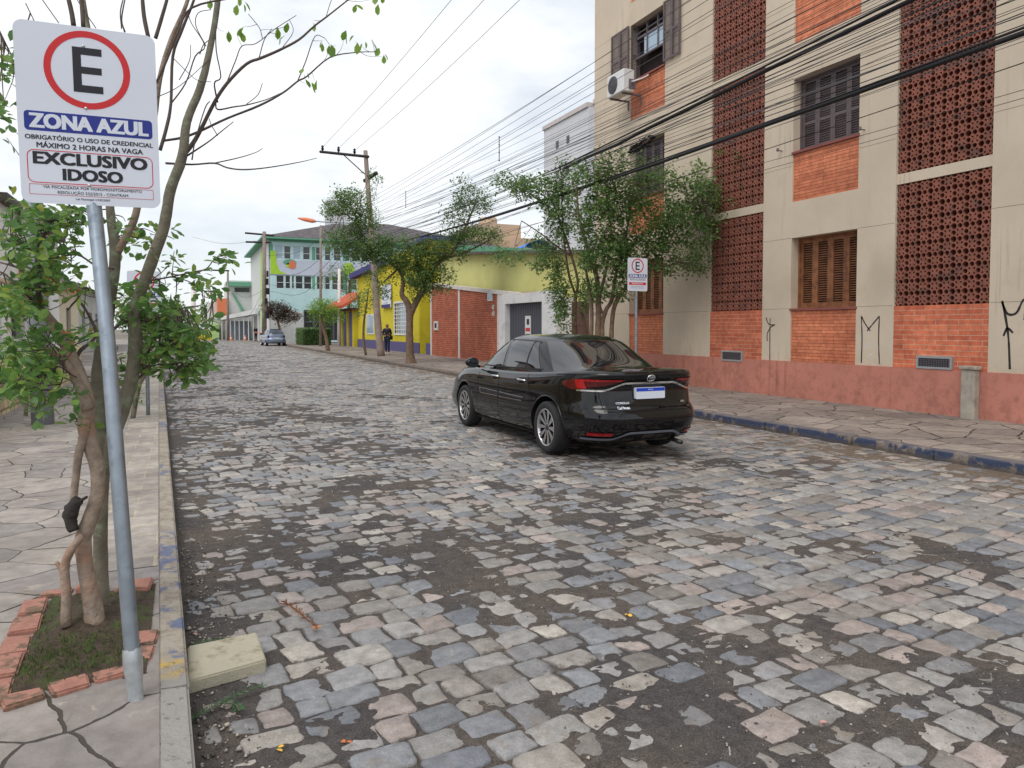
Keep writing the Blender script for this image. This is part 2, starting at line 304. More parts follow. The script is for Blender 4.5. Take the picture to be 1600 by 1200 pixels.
def kerb_mat(left):
    b = NB('kerb_stone_left' if left else 'kerb_stone_right'); x = b.xyz()
    base = b.mix(b.mr(b.noise(7, 6, .65), .4, .7), c(160, 151, 138) if left else c(136, 124, 114), c(128, 116, 104) if left else c(96, 88, 84))
    nz = b.noise(6, 6, .62)
    if left:
        base = b.mix(b.mr(x['Y'], 3.25, 3.4, 1, 0), base, c(148, 144, 140))
        def patch(a, d): return b.ma('MULTIPLY', b.mr(x['Y'], a-.06, a+.06), b.mr(x['Y'], d-.06, d+.06, 1, 0))
        pm = b.ma('ADD', b.ma('ADD', patch(3.46, 5.7), patch(7.9, 8.5)), b.ma('ADD', patch(11, 12.5), patch(16, 19)))
        k = b.mix(b.ma('MULTIPLY', pm, b.ma('MULTIPLY', b.mr(nz, .48, .56), .85)), base, c(88, 100, 132))
        k = b.mix(b.ma('MULTIPLY', patch(3.30, 3.46), b.mr(b.noise(13, 6, .65), .48, .56)), k, c(190, 158, 80))
    else:
        k = b.mix(b.mr(nz, .40, .50), base, c(58, 68, 94)); k = b.mix(b.mr(x['Y'], 19, 22), k, base); k = b.mix(b.mr(x['Z'], .112, .126, 0, .6), k, c(120, 110, 104))
    k = b.mix(b.mr(b.noise(22, 6, .7), .55, .68, 0, .75), k, c(92, 84, 74)); k = b.mix(b.mr(x['Z'], .02, .07, .7, 0), k, c(84, 76, 68))
    b.bump(b.ma('ADD', b.noise(45, 4, .65), b.ma('MULTIPLY', b.noise(9, 4), 2.5)), .7, .010); return b.fin(k, .85)
M['kerbL'] = kerb_mat(True); M['kerbR'] = kerb_mat(False)
# ------------------------------------------------------------ ground, road, kerbs, pavements
def xl(y): return .02-.0265*(y-2.6)
XR = 8.1
def sheet(name, pts, z, m, kind='structure'):
    mb = MB(); mb.add([(x, y, z) for x, y in pts], [list(range(len(pts)))]); o = mb.build(name, m); tag(o, kind=kind); return o
sheet('ground', [(-500, -300), (500, -300), (500, 700), (-500, 700)], -.08, M['ground'])
def make_road():
    yy = np.array([-6, 0, 10, 20, 40, 70, 112.]); V = []; Fq = []
    for y in yy: V += [(xl(y)-.05, y, -.026), (XR+.02, y, -.026)]
    for i in range(len(yy)-1): Fq.append((2*i, 2*i+1, 2*i+3, 2*i+2))
    bed = npmesh('road_bed', np.array(V), [np.array(Fq)], [M['soil']]); tag(put('road_bed', bed), kind='structure')
    pal = np.array([c(158, 155, 152), c(172, 164, 155), c(178, 158, 149), c(130, 136, 146), c(106, 116, 130), c(146, 137, 128), c(190, 180, 166), c(142, 142, 146)]); gm = pal.mean(1, keepdims=True); pal = (pal*.56+pal.mean(0)*.24+gm*.20)*np.array([.785, .78, .775])
    pw = np.array([.24, .15, .11, .14, .08, .13, .06, .09])
    def stones(y0, y1, fine):
        cx = []; cy = []; hw = []; hd = []; y = y0; r = 0
        while y < y1:
            d = rng.uniform(.145, .195); a, b = xl(y)+.015, XR-.01; x = a-rng.uniform(0, .12)
            while x < b:
                w = rng.choice([rng.uniform(.135, .19), rng.uniform(.18, .25)]); x1 = min(x+w, b); x0 = max(x, a)
                if x1-x0 > .05: cx.append((x0+x1)/2); cy.append(y+d/2); hw.append((x1-x0)/2); hd.append(d/2)
                x += w
            y += d; r += 1
        cx, cy, hw, hd = map(np.array, (cx, cy, hw, hd)); n = len(cx); cy = cy+.13*cx+.10*np.sin(cx*.8+1)*np.exp(-(cy/14)**2)
        g = rng.uniform(.003, .010, n)
        sx = np.array([-1, 1, 1, -1]); sy = np.array([-1, -1, 1, 1])
        C = np.stack([sx*(hw-g)[:, None]+rng.normal(0, .009, (n, 4)), sy*(hd-g)[:, None]+rng.normal(0, .009, (n, 4))], -1)
        th = rng.normal(0, .035, n)[:, None]; th = th+.13; C = np.stack([C[..., 0]*np.cos(th)-C[..., 1]*np.sin(th), C[..., 0]*np.sin(th)+C[..., 1]*np.cos(th)], -1)
        z0 = rng.normal(0, .0035, n); tx = rng.normal(0, .025, n); ty = rng.normal(0, .025, n)
        if fine:
            rr = rng.uniform(.06, .22, (n, 4)); ring = []
            for k in range(4):
                p = C[:, k]; pv = C[:, k-1]-p; nx = C[:, (k+1) % 4]-p; q = rr[:, k, None]
                ring += [p+pv*q, p+pv*q*.25+nx*q*.25, p+nx*q]
                ring += [p+nx*.5+rng.normal(0, .004, (n, 2))]
            ring = np.stack(ring, 1)
        else: ring = C
        k = ring.shape[1]; wob = 1+rng.normal(0, .02, (n, k, 1)) if fine else 1
        rings = [(ring*1.02, -.036, 1.3), (ring*wob, -.005, 1.0), (ring*.90, .0, .55)]
        if fine: rings.append((ring*.45, .002, .15))
        V = []; E = []
        for rg, z, e in rings:
            zz = z0[:, None]+z+rg[..., 0]*tx[:, None]+rg[..., 1]*ty[:, None]+(rng.normal(0, .0015, rg.shape[:2]) if fine else 0)
            V.append(np.stack([rg[..., 0]+cx[:, None], rg[..., 1]+cy[:, None]+.035*np.sin(cx*.9+cy*.31)[:, None], zz], -1)); E.append(np.full((n, k), e))
        nr = len(rings); V = np.concatenate(V, 1); E = np.concatenate(E, 1); per = nr*k
        base = (np.arange(n)*per)[:, None, None]; q = []
        for a in range(nr-1):
            for j in range(k): q.append([a*k+j, a*k+(j+1) % k, (a+1)*k+(j+1) % k, (a+1)*k+j])
        Q = (base+np.array(q)[None]).reshape(-1, 4); top = (base[:, 0]+np.arange((nr-1)*k, nr*k)[None])
        col = pal[rng.choice(len(pal), n, p=pw)]*rng.uniform(.8, 1.2, (n, 1))
        colv = np.repeat(col, per, 0)
        return V.reshape(-1, 3), [Q, top], colv, E.ravel()
    for y0, y1, fine in ((.1, 27, True), (27, 112, False)):
        V, Fc, colv, E = stones(y0, y1, fine)
        me = npmesh('road', V, Fc, [M['road'] if fine else M['roadfar']], {'scol': colv, 'edge': E}, sm=fine); tag(put('road', me), kind='structure')
def vnoise(x, y, wl, seed):
    g = np.random.default_rng(seed).random((256, 256)); u, v = x/wl+500, y/wl+500; i, j = np.floor(u).astype(int), np.floor(v).astype(int); a, b = u-i, v-j
    a = a*a*(3-2*a); b = b*b*(3-2*b); G = lambda p, q: g[p % 256, q % 256]
    return (G(i, j)*(1-a)*(1-b)+G(i+1, j)*a*(1-b)+G(i, j+1)*(1-a)*b+G(i+1, j+1)*a*b)-.5
def soil_layer(y0, y1, st):
    xs = np.arange(-.9, XR+.03, st); ys = np.arange(y0, y1+st, st); X, Y = np.meshgrid(xs, ys); r = .8*X+.6*Y; q = -.6*X+.8*Y
    t = np.clip((X-1.0)/4.2, 0, 1); base = .0004*(1-t)-.0075*t
    base = base+.010*np.clip((X-6.7)/1.2, 0, 1)+.012*np.clip((.30-(X-xl(Y)))/.3, 0, 1)-.003*np.clip((Y-9)/12, 0, 1)
    h = base+.017*vnoise(r, q, .95, 1)+.015*vnoise(q, r, .42, 2)+.013*vnoise(X, Y, .17, 3)+.011*vnoise(r, q, .08, 4)+.007*vnoise(X, Y, .034, 5)
    h = np.where(h > 0, .45*h+.0005, h); h = np.maximum(h, -.014); n, m = X.shape; i = np.arange(n*m).reshape(n, m)
    Fq = np.stack([i[:-1, :-1], i[:-1, 1:], i[1:, 1:], i[1:, :-1]], -1).reshape(-1, 4); keep = (X[:-1, :-1] > xl(Y[:-1, :-1])-.04).ravel()
    me = npmesh('soil_layer', np.stack([X, Y, h], -1).reshape(-1, 3), [Fq[keep]], [M['soil']], sm=True); tag(put('road_soil', me), kind='structure')
make_road(); soil_layer(1.5, 9, .016); soil_layer(9.0, 28, .045)
# left kerb and pavement
mb = MB(); y = -3.0
while y < 100:
    l = rng.uniform(.8, 1.05) if y > 3.2 else 6.18
    if y < 0: l = 3.2+3.0
    a, b = xl(y), xl(y+l)
    bm = bmesh.new(); vs = [bm.verts.new(p) for p in [(a-.115, y, -.1), (a+rng.normal(0, .004), y, -.1), (a+rng.normal(0, .004), y, .128+rng.normal(0, .004)), (a-.115, y, .134), (b-.115, y+l-.012, -.1), (b, y+l-.012, -.1), (b-.004, y+l-.012, .128), (b-.115, y+l-.012, .134)]]
    for f in [(0,3,2,1),(4,5,6,7),(0,1,5,4),(1,2,6,5),(2,3,7,6),(3,0,4,7)]: bm.faces.new([vs[i] for i in f])
    bmesh.ops.bevel(bm, geom=[e for e in bm.edges if e.calc_length() > .3], offset=.010, segments=2, affect='EDGES'); mb.bm(bm); y += l
tag(mb.build('kerb', M['kerbL']), kind='structure')
LW = -2.72
sheet('pavement', [(LW-6, -4), (xl(-4)-.11, -4), (xl(100)-.11, 100), (xl(100)-6, 100), (LW-6, 20)], .126, M['flagL'])
sheet('pavement_edge', [(xl(4.9)-.52, 4.9), (xl(4.9)-.117, 4.9), (xl(60)-.117, 60), (xl(60)-.52, 60)], .130, M['edgeflag'])
# right kerb and pavement
mb = MB(); y = -4.0
while y < 72:
    l = rng.uniform(1.1, 1.6); dx = rng.normal(0, .012); dz = rng.normal(0, .006); gap = rng.choice([.015, .02, .06])
    mb.cbox(XR+dx, XR+.17, y, y+l-gap, -.1, .125+dz, .025); y += l
tag(mb.build('kerb', M['kerbR']), kind='structure')
sheet('pavement', [(XR+.165, -4), (13, -4), (13, 74), (XR+.165, 74)], .118, M['flagR'])
# ------------------------------------------------------------ lettering
FONT = {}
def text_geo(txt, size, off=0.0, ext=.0004, align='CENTER', sx=1.0):
    cu = bpy.data.curves.new('lettering', 'FONT'); cu.body = txt; cu.size = size; cu.offset = off; cu.extrude = ext; cu.align_x = align; cu.align_y = 'CENTER'; cu.resolution_u = 3
    ob = bpy.data.objects.new('lettering', cu); COL.objects.link(ob); dg = bpy.context.evaluated_depsgraph_get()
    me = bpy.data.meshes.new_from_object(ob.evaluated_get(dg)); v = [(q.co.x*sx, q.co.y, q.co.z) for q in me.vertices]; f = [list(p.vertices) for p in me.polygons]
    bpy.data.objects.remove(ob); bpy.data.curves.remove(cu); bpy.data.meshes.remove(me); return v, f
def fit_text(mb, txt, x0, x1, zc, h, fn, off=.0, m=0, ext=.0004):
    """text stretched between x0 and x1, capital height h, centred on zc; fn maps (x, z, out) to space"""
    v, f = text_geo(txt, 1.0, 0, ext)
    V = np.array(v); w = V[:, 0].max()-V[:, 0].min(); xc = (V[:, 0].max()+V[:, 0].min())/2; caps = .70
    b = h*.075 if off > .003 else h*.035 if off > 0 else 0
    for k, (sx, sz) in enumerate(((-1, -.5), (1, .5), (1, -.5), (-1, .5), (0, 0)) if b else ((0, 0),)):
        mb.add([fn((p[0]-xc)/w*(x1-x0-2*b)+(x0+x1)/2+sx*b, (p[1])*h/caps+zc+sz*b, p[2]+k*.00006) for p in V], f, m)
def rrect(x0, x1, z0, z1, r, n=6):
    o = []
    for cx, cz, a in ((x1-r, z1-r, 0), (x0+r, z1-r, 90), (x0+r, z0+r, 180), (x1-r, z0+r, 270)):
        for i in range(n+1): t = R(a+90*i/n); o.append((cx+r*math.cos(t), cz+r*math.sin(t)))
    return o
def frame_ring(mb, outer, inner, y0, y1, m=0):
    n = len(outer); V = [(p[0], y0, p[1]) for p in outer]+[(p[0], y0, p[1]) for p in inner]+[(p[0], y1, p[1]) for p in outer]+[(p[0], y1, p[1]) for p in inner]
    fs = [(i, (i+1) % n, n+(i+1) % n, n+i) for i in range(n)]+[(i, (i+1) % n, 2*n+(i+1) % n, 2*n+i) for i in range(n)]
    mb.add(V, fs, m)
def parking_sign(loc, label, pole_pts, pole_r, ctr, tilt, full=True, rz=0, red=None):
    t = thing('parking_sign', loc, label, 'parking sign', 'blue zone parking signs')
    pm = MB(); pp = smooth(pole_pts, 6)
    if full: pp = pp.copy(); pp[0] = pp[0]*.2+pp[1]*.8
    n = len(pp); rad = np.full(n, pole_r)
    pm.tube(pp, rad, 16); p = pm.build('pole', M['galv'], t)
    if full:   # crushed bright foot of the tube
        fb = MB(); a = np.array(pole_pts[0]); d = np.array(pole_pts[1])-a; d /= np.linalg.norm(d)
        fb.lathe([(pole_r*1.02, -.03), (pole_r*1.0, .04), (pole_r*1.14, .14), (pole_r*1.10, .185), (pole_r*1.02, .20)], (0, 0, 0), 2, 16)
        q = Vector((0, 0, 1)).rotation_difference(Vector(d)).to_matrix(); fb.v = [tuple(q @ Vector((v[0]*(1.1 if v[2] > .05 else 1.0), v[1]*(.75 if v[2] < .1 else 1), v[2]))+Vector(a)) for v in fb.v]
        fb.build('pole_foot', M['galv2'], t)
    w, h = .5, .705
    Mx = Matrix.Translation(ctr) @ Matrix.Rotation(rz, 4, 'Z') @ Matrix.Rotation(-tilt[1], 4, 'Y') @ Matrix.Rotation(-tilt[0], 4, 'X')
    panel = bpy.data.objects.new
    pb = MB(); pb.prism(rrect(-w/2, w/2, -h/2, h/2, .035), 1, -.0012, .0012)
    pn = put('panel', pb.mesh('panel', M['signwhite']), t, False); pn.matrix_parent_inverse = Matrix.Translation(-t.location); pn.matrix_basis = Mx
    Y0, Y1 = -.0020, -.0013
    def fn(x, z, o): return (x, -.0019-o, z)
    def part(name, mbx, m): o = put(name, mbx.mesh(name, m), pn, False)
    # red ring and E
    rb = MB(); N = 48; oc = [(math.cos(i/N*2*math.pi), math.sin(i/N*2*math.pi)) for i in range(N)]; zc = .185; ro, ri = .153, .128
    frame_ring(rb, [(a*ro, zc+b*ro) for a, b in oc], [(a*ri, zc+b*ri) for a, b in oc], Y0, Y1); part('prohibition_ring', rb, M['signred'])
    e = MB(); ew, eh, st = .052, .088, .026
    for bx in ((-ew, -ew+.03, zc-eh, zc+eh), (-ew+.03, ew, zc+eh-st*1.1, zc+eh), (-ew+.03, ew*.96, zc-st*.55, zc+st*.5), (-ew+.03, ew*1.02, zc-eh, zc-eh+st*1.1)): e.box(bx[0], bx[1], Y0, Y1, bx[2], bx[3])
    part('letter', e, M['signblack'])
    bb = MB(); bb.prism(rrect(-.228, .228, -.068, .008, .014, 4), 1, Y0, Y1); part('blue_band', bb, M['signblue'])
    def fn2(x, z, o): return (x, -.0026-o, z)
    tb = MB(); fit_text(tb, "ZONA AZUL", -.212, .214, -.032, .054, fn2, .0045); part('lettering', tb, M['signwhite'])
    kb = MB()
    if full:
        fit_text(kb, "OBRIGATÓRIO O USO DE CREDENCIAL", -.228, .228, -.094, .017, fn, .0008)
        fit_text(kb, "MÁXIMO 2 HORAS NA VAGA", -.19, .19, -.124, .020, fn, .0010)
        fit_text(kb, "EXCLUSIVO", -.205, .205, -.176, .046, fn, .0042); fit_text(kb, "IDOSO", -.105, .112, -.237, .044, fn, .0042)
        fit_text(kb, "VIA FISCALIZADA POR VIDEOMONITORAMENTO", -.175, .180, -.287, .0105, fn)
        fit_text(kb, "RESOLUÇÃO 532/2015 - CONTRAM", -.125, .128, -.307, .0115, fn); fit_text(kb, "Lei Municipal 3.942/2007", -.062, .062, -.330, .008, fn)
        part('lettering', kb, M['signblack'])
        r2 = MB(); frame_ring(r2, rrect(-.225, .225, -.272, -.142, .025, 5), rrect(-.222, .222, -.269, -.145, .022, 5), Y0, Y1)
        frame_ring(r2, rrect(-.222, .224, -.318, -.277, .0015, 1), rrect(-.2205, .2225, -.3165, -.2785, .001, 1), Y0, Y1); part('red_border', r2, M['signred'])
        for z in (.035, .29-.012, -.272):
            bo = MB(); bo.lathe([(0, -.007), (.004, -.0065), (.0065, -.003), (.007, -.0012)], (-.012, 0, z), 1, 10)
            part('bolt', bo, M['galv2'])
    else:
        fit_text(kb, "OBRIGATÓRIO O USO DE CREDENCIAL", -.2, .2, -.094, .014, fn, .0008); fit_text(kb, "MÁXIMO 2 HORAS NA VAGA", -.2, .2, -.118, .014, fn, .0008)
        fit_text(kb, "DAS 8H ÀS 18H", -.16, .16, -.255, .014, fn); fit_text(kb, "VIA FISCALIZADA", -.18, .18, -.285, .014, fn); part('lettering', kb, M['signblack'])
        r2 = MB(); r2.prism(rrect(-.215, .215, -.222, -.165, .004, 2), 1, Y0, Y1); part('red_band', r2, M['signred'])
        w2 = MB(); fit_text(w2, "PERÍODO", -.14, .14, -.194, .03, fn2, .003); part('lettering', w2, M['signwhite'])
    return t
b0 = P(212, 1085, 2.86); b0[2] = .125
parking_sign(b0, 'large ZONA AZUL sign reading EXCLUSIVO IDOSO on the leaning pole by the tree pit', [b0, P(186, 760, 2.89), P(168, 530, 2.97), P(148, 330, 3.055), P(136, 200, 3.075)], .0285, (-.332, 3.471, 2.425), (-.0658, .0144))
b1 = np.array([8.88, 13.33, .12])
parking_sign(b1, 'small white ZONA AZUL sign on a straight pole in front of the beige apartment building', [b1, b1+[0, 0, 1.2], b1+[0, 0, 2.1], b1+[0, 0, 2.84]], .03, b1+np.array([0, -.04, 2.58]), (0, 0), False, .0)
b2 = np.array([-.54, 13.5, .12])
parking_sign(b2, 'white ZONA AZUL sign behind the branches on the left pavement', [b2, b2+[0, 0, 1.2], b2+[0, 0, 1.9], b2+[0, 0, 2.3]], .03, b2+np.array([-.02, -.04, 2.02]), (0, 0), False, 0)
# ------------------------------------------------------------ buildings
def facade(mb, fm, a0, a1, z0, z1, holes, dep, m=0):
    A = sorted({a0, a1, *[h[0] for h in holes], *[h[1] for h in holes]}); Z = sorted({z0, z1, *[h[2] for h in holes], *[h[3] for h in holes]})
    A = [a for a in A if a0 <= a <= a1]; Z = [z for z in Z if z0 <= z <= z1]
    for i in range(len(A)-1):
        for j in range(len(Z)-1):
            ca, cz = (A[i]+A[i+1])/2, (Z[j]+Z[j+1])/2
            if any(h[0] < ca < h[1] and h[2] < cz < h[3] for h in holes): continue
            mb.quad(fm(A[i], Z[j], 0), fm(A[i+1], Z[j], 0), fm(A[i+1], Z[j+1], 0), fm(A[i], Z[j+1], 0), m)
    for h in holes:
        d = h[4] if len(h) > 4 else dep
        q = [(h[0], h[2]), (h[1], h[2]), (h[1], h[3]), (h[0], h[3])]
        for k in range(4):
            p, r = q[k], q[(k+1) % 4]; mb.quad(fm(*p, 0), fm(*r, 0), fm(*r, d), fm(*p, d), m)
def fbox(mb, fm, a0, a1, z0, z1, d0, d1, m=0):           # box in facade coordinates, d grows into the building
    P8 = [fm(a, z, d) for z in (z0, z1) for d in (d0, d1) for a in (a0, a1)]
    mb.add(P8, [(0,2,3,1),(4,5,7,6),(0,1,5,4),(2,6,7,3),(0,4,6,2),(1,3,7,5)], m)
def shutter_mb(fm, a0, a1, z0, z1, d0, rails=(0,), fr=.055, th=.035, pitch=.05):
    """one louvred leaf; rails = extra cross rails as fraction of the height"""
    mb = MB(); e = .0015; a0 += e; a1 -= e
    fbox(mb, fm, a0, a0+fr, z0, z1, d0, d0+th); fbox(mb, fm, a1-fr, a1, z0, z1, d0, d0+th)
    zs = sorted([z0, z1-fr]+[z0+(z1-z0)*r for r in rails if r])
    for z in zs: fbox(mb, fm, a0+fr, a1-fr, z, z+fr, d0+.001, d0+th-.001)
    for i in range(len(zs)-1):
        z = zs[i]+fr
        while z < zs[i+1]-.01:
            pts = [fm(a, zz, d) for a in (a0+fr, a1-fr) for zz, d in ((z, d0+.004), (z+.012, d0+.004), (z+.052, d0+th), (z+.04, d0+th))]
            mb.add(pts, [(0,1,2,3), (7,6,5,4), (0,1,5,4), (2,3,7,6)]); z += pitch
    return mb
XA = 11.55
fA = lambda a, z, d: (XA+d, a, z)
apt = thing('apartment_building', (XA, 10, .118), 'beige apartment building with clay lattice screens, brick panels and louvred shutters', 'apartment building')
Y0A, Y1A, ZT = -3.0, 19.67, 14.2
wins = [(10.0, 11.63), (16.08, 17.7)]; bays = [(7.5, 9.2), (12.45, 14.2)]
floors = [(.87, 1.95, 3.42), (4.16, 5.17, 6.66), (7.37, 8.42, 9.98), (10.6, 11.65, 13.2)]
holes = []
for a0, a1 in wins:
    for z0, zs, z1 in floors: holes.append((a0, a1, z0, z1, .32))
for a0, a1 in bays: holes.append((a0, a1, .87, 13.6, .22))
mb = MB(); facade(mb, fA, Y0A, Y1A, .80, ZT, holes, .3)
mb.quad((XA, Y1A, .8), (XA+14, Y1A, .8), (XA+14, Y1A, ZT), (XA, Y1A, ZT)); mb.quad((XA, Y0A, .8), (XA+14, Y0A, .8), (XA+14, Y0A, ZT), (XA, Y0A, ZT))
mb.quad((XA, Y0A, ZT), (XA+14, Y0A, ZT), (XA+14, Y1A, ZT), (XA, Y1A, ZT)); mb.build('wall', M['stucco'], apt)
mb = MB(); fbox(mb, fA, Y0A, Y1A+.03, .0, .87, -.035, .3)
for a0, a1 in bays: fbox(mb, fA, a0-.012, a0, .1, .872, -.042, -.03); fbox(mb, fA, a1, a1+.012, .1, .872, -.042, -.03)
mb.build('plinth', M['plinth'], apt)
JM = mat('joint_line', c(118, 104, 90), .95, .2)   # fine plaster joints
for z in (1.96, 3.42, 4.9, 6.7, 8.2, 9.99):
    sg = [(Y0A, 7.48), (9.22, 9.98), (11.65, 12.43), (14.22, 16.06), (17.72, Y1A)]
    for a, b in sg: mb = MB(); fbox(mb, fA, a, b, z, z+.006, -.0015, .01); mb.build('plaster_joint', JM, apt)
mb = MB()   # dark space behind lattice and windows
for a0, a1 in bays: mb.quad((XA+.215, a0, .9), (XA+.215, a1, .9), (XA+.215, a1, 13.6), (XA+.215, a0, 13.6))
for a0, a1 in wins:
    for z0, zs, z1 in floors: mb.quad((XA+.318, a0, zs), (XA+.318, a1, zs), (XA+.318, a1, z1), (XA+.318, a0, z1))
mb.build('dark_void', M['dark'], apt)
# clay lattice block: big holes at the corners, middling on the edges, four small petals round the centre
def tile_geo(a=.205, ext=.06):
    cu = bpy.data.curves.new('lattice', 'CURVE'); cu.dimensions = '2D'; cu.fill_mode = 'BOTH'; cu.extrude = ext
    rb, rm = .238*a, .185*a; h = a/2; out = []
    def arc(cx, cy, r, t0, t1, n): return [(cx+r*math.cos(R(t)), cy+r*math.sin(R(t))) for t in np.linspace(t0, t1, n)]
    out += arc(-h, -h, rb, 90, 0, 4)+arc(0, -h, rm, 180, 0, 6)+arc(h, -h, rb, 180, 90, 4)+arc(h, 0, rm, 270, 90, 6)+arc(h, h, rb, 270, 180, 4)+arc(0, h, rm, 360, 180, 6)+arc(-h, h, rb, 360, 270, 4)+arc(-h, 0, rm, 90, -90, 6)
    loops = [out]
    for k in range(4):
        t = R(45+90*k); cx, cy = .262*a*math.cos(t), .262*a*math.sin(t); lp = []
        for i in range(8):
            q = i/8*2*math.pi; u, v = .105*a*math.cos(q), .075*a*math.sin(q); lp.append((cx+u*math.cos(t)-v*math.sin(t), cy+u*math.sin(t)+v*math.cos(t)))
        loops.append(lp)
    for lp in loops:
        sp = cu.splines.new('POLY'); sp.points.add(len(lp)-1); sp.use_cyclic_u = True
        for i, p in enumerate(lp): sp.points[i].co = (*p, 0, 1)
    ob = bpy.data.objects.new('lattice', cu); COL.objects.link(ob); dg = bpy.context.evaluated_depsgraph_get(); me = bpy.data.meshes.new_from_object(ob.evaluated_get(dg))
    v = np.array([q.co[:] for q in me.vertices]); f = [list(p.vertices) for p in me.polygons]; bpy.data.objects.remove(ob); bpy.data.meshes.remove(me); return v, f
TV, TF = tile_geo()
def lattice(a0, a1, z0, z1):
    na = round((a1-a0)/.205); nz = round((z1-z0)/.205); pa, pz = (a1-a0)/na, (z1-z0)/nz; V = []; byk = {}
    for f in TF: byk.setdefault(len(f), []).append(f)
    n = 0; Fc = {k: [] for k in byk}; colr = []
    for i in range(na):
        for j in range(nz):
            v = np.stack([TV[:, 2]+XA+.095+rng.normal(0, .002), TV[:, 0]*pa/.205+a0+(i+.5)*pa, TV[:, 1]*pz/.205+z0+(j+.5)*pz], 1); V.append(v)
            for k in byk: Fc[k].append(np.array(byk[k])+n)
            n += len(v)
    me = npmesh('lattice_screen', np.concatenate(V), [np.concatenate(Fc[k]) for k in Fc], [M['terra']]); put('lattice_screen', me, apt)
zlev = [1.95, 4.09, 4.27, 7.21, 7.37, 10.42, 10.58, 13.6]
for a0, a1 in bays:
    for k in range(0, 6 if a0 < 8 else 8, 2): lattice(a0, a1, zlev[k], zlev[k+1])
    for k in (1, 3, 5): mb = MB(); fbox(mb, fA, a0, a1, zlev[k], zlev[k+1], .02, .2); mb.build('slab_edge', M['stucco'], apt)
    mb = MB(); fbox(mb, fA, a0, a1, .87, 1.95, .012, .2); mb.build('brick_panel', M['brickB'], apt)
for (g0, g1, z0, z1) in ((13.02, 13.71, .80, 1.04), (8.06, 8.70, .875, 1.09)):
    mb = MB(); fr = .035
    for q in ((g0, g1, z0, z0+fr), (g0, g1, z1-fr, z1), (g0, g0+fr, z0+fr, z1-fr), (g1-fr, g1, z0+fr, z1-fr)): fbox(mb, fA, *q, -.05, .03)
    v = mb.build('vent_frame', M['galv2'], apt)
    mb = MB(); fbox(mb, fA, g0+fr, g1-fr, z0+fr, z1-fr, -.037, -.01, 1)
    a = g0+fr+.02
    while a < g1-fr: fbox(mb, fA, a, a+.005, z0+fr, z1-fr, -.046, -.040); a += .03
    z = z0+fr+.02
    while z < z1-fr: fbox(mb, fA, g0+fr, g1-fr, z, z+.005, -.0455, -.0405); z += .03
    mb.build('vent_grille', [M['greypaint'], M['black']], v)
for wi, (a0, a1) in enumerate(wins):
    for fi, (z0, zs, z1) in enumerate(floors):
        mb = MB(); fbox(mb, fA, a0, a1, z0, zs-.03, .03, .3); mb.build('brick_panel', M['brickA'], apt)
        mb = MB(); fbox(mb, fA, a0-.02, a1+.02, zs-.03, zs+.012, -.02, .3); sill = mb.build('window_sill', M['sill'], apt)
        wm = M['shutw'] if fi == 0 else M['shutg']; op = wi == 1 and fi == 2
        mb = MB(); f = .045
        for q in ((a0, a1, zs+.012, zs+.05), (a0, a1, z1-f, z1), (a0, a0+f, zs+.05, z1-f), (a1-f, a1, zs+.05, z1-f)): fbox(mb, fA, *q, .19, .30)
        fr = mb.build('window_frame', wm, apt)
        b0_, b1_, zb, zt = a0+f, a1-f, zs+.052, z1-f-.002
        if not op:
            w = (b1_-b0_)/4
            for k in range(4):
                mid = (.36,) if (fi > 0 and k in (0, 1, 2, 3)) else ()
                shutter_mb(fA, b0_+k*w, b0_+(k+1)*w, zb, zt, .215, mid, .07 if fi == 0 else .055, .035, .046).build('shutter', wm, fr)
        else:
            for s0, s1 in ((a1+.02, a1+.92), (a0-.70, a0-.0)):
                w = (s1-s0)/2
                for k in range(2): shutter_mb(fA, s0+k*w, s0+(k+1)*w, zb-.02, zt+.05, -.075, (.46,), .05, .035, .046).build('shutter', wm, fr)
            shutter_mb(lambda a, z, d: (XA-.02+a, a1-.03-d, z), .0, .30, zb, zt, .0, (.46,), .05).build('shutter', wm, fr)
            mb = MB(); zm = zb+.62
            fbox(mb, fA, b0_, b1_, zm-.05, zm, .14, .2)
            for k in range(4): fbox(mb, fA, b0_+k*(b1_-b0_-.03)/3, b0_+k*(b1_-b0_-.03)/3+.03, zm, zt, .15, .2)
            fbox(mb, fA, b0_, b1_, zt-.35, zt-.30, .15, .2); mb.build('sash', M['greypaint'], fr)
            mb = MB(); mb.quad(fA(b0_, zm, .185), fA(b1_-.35, zm, .185), fA(b1_-.35, zt-.3, .185), fA(b0_, zt-.3, .185)); mb.build('pane', M['glassb'], fr)
def ribbon(name, fm, lines, w, d0, d1, m, parent):
    mb = MB()
    for ln in lines:
        p = smooth([(*q, 0) for q in ln], 5)[:, :2]; t = np.gradient(p, axis=0); t /= np.linalg.norm(t, axis=1)[:, None]+1e-9; nn = np.stack([-t[:, 1], t[:, 0]], 1)
        ww = w*(1+rng.normal(0, .12, len(p)))[:, None]; A = p+nn*ww; B = p-nn*ww
        for i in range(len(p)-1): mb.quad(fm(*A[i], d0), fm(*A[i+1], d0), fm(*B[i+1], d0), fm(*B[i], d0))
    return mb.build(name, m, parent)
spray = mat('black_spray_paint', c(44, 42, 42), .7, .15, 12)
g = lambda x, y: tuple(PX_(x, y, XA)[1:])
ribbon('graffiti', fA, [[g(1203, 564), g(1203, 530), g(1203.5, 497)], [g(1197, 496), g(1201, 506), g(1211, 508)], [g(1211, 507), g(1204, 512), g(1199, 522), g(1199, 533)]], .012, -.0025, 0, spray, apt)
ribbon('graffiti', fA, [[g(1346, 567), g(1347, 530), g(1346, 494)], [g(1346, 494), g(1352, 506), g(1360, 517)], [g(1355, 517), g(1364, 506), g(1374, 494)], [g(1374, 494), g(1373, 530), g(1374, 569)]], .012, -.0025, 0, spray, apt)
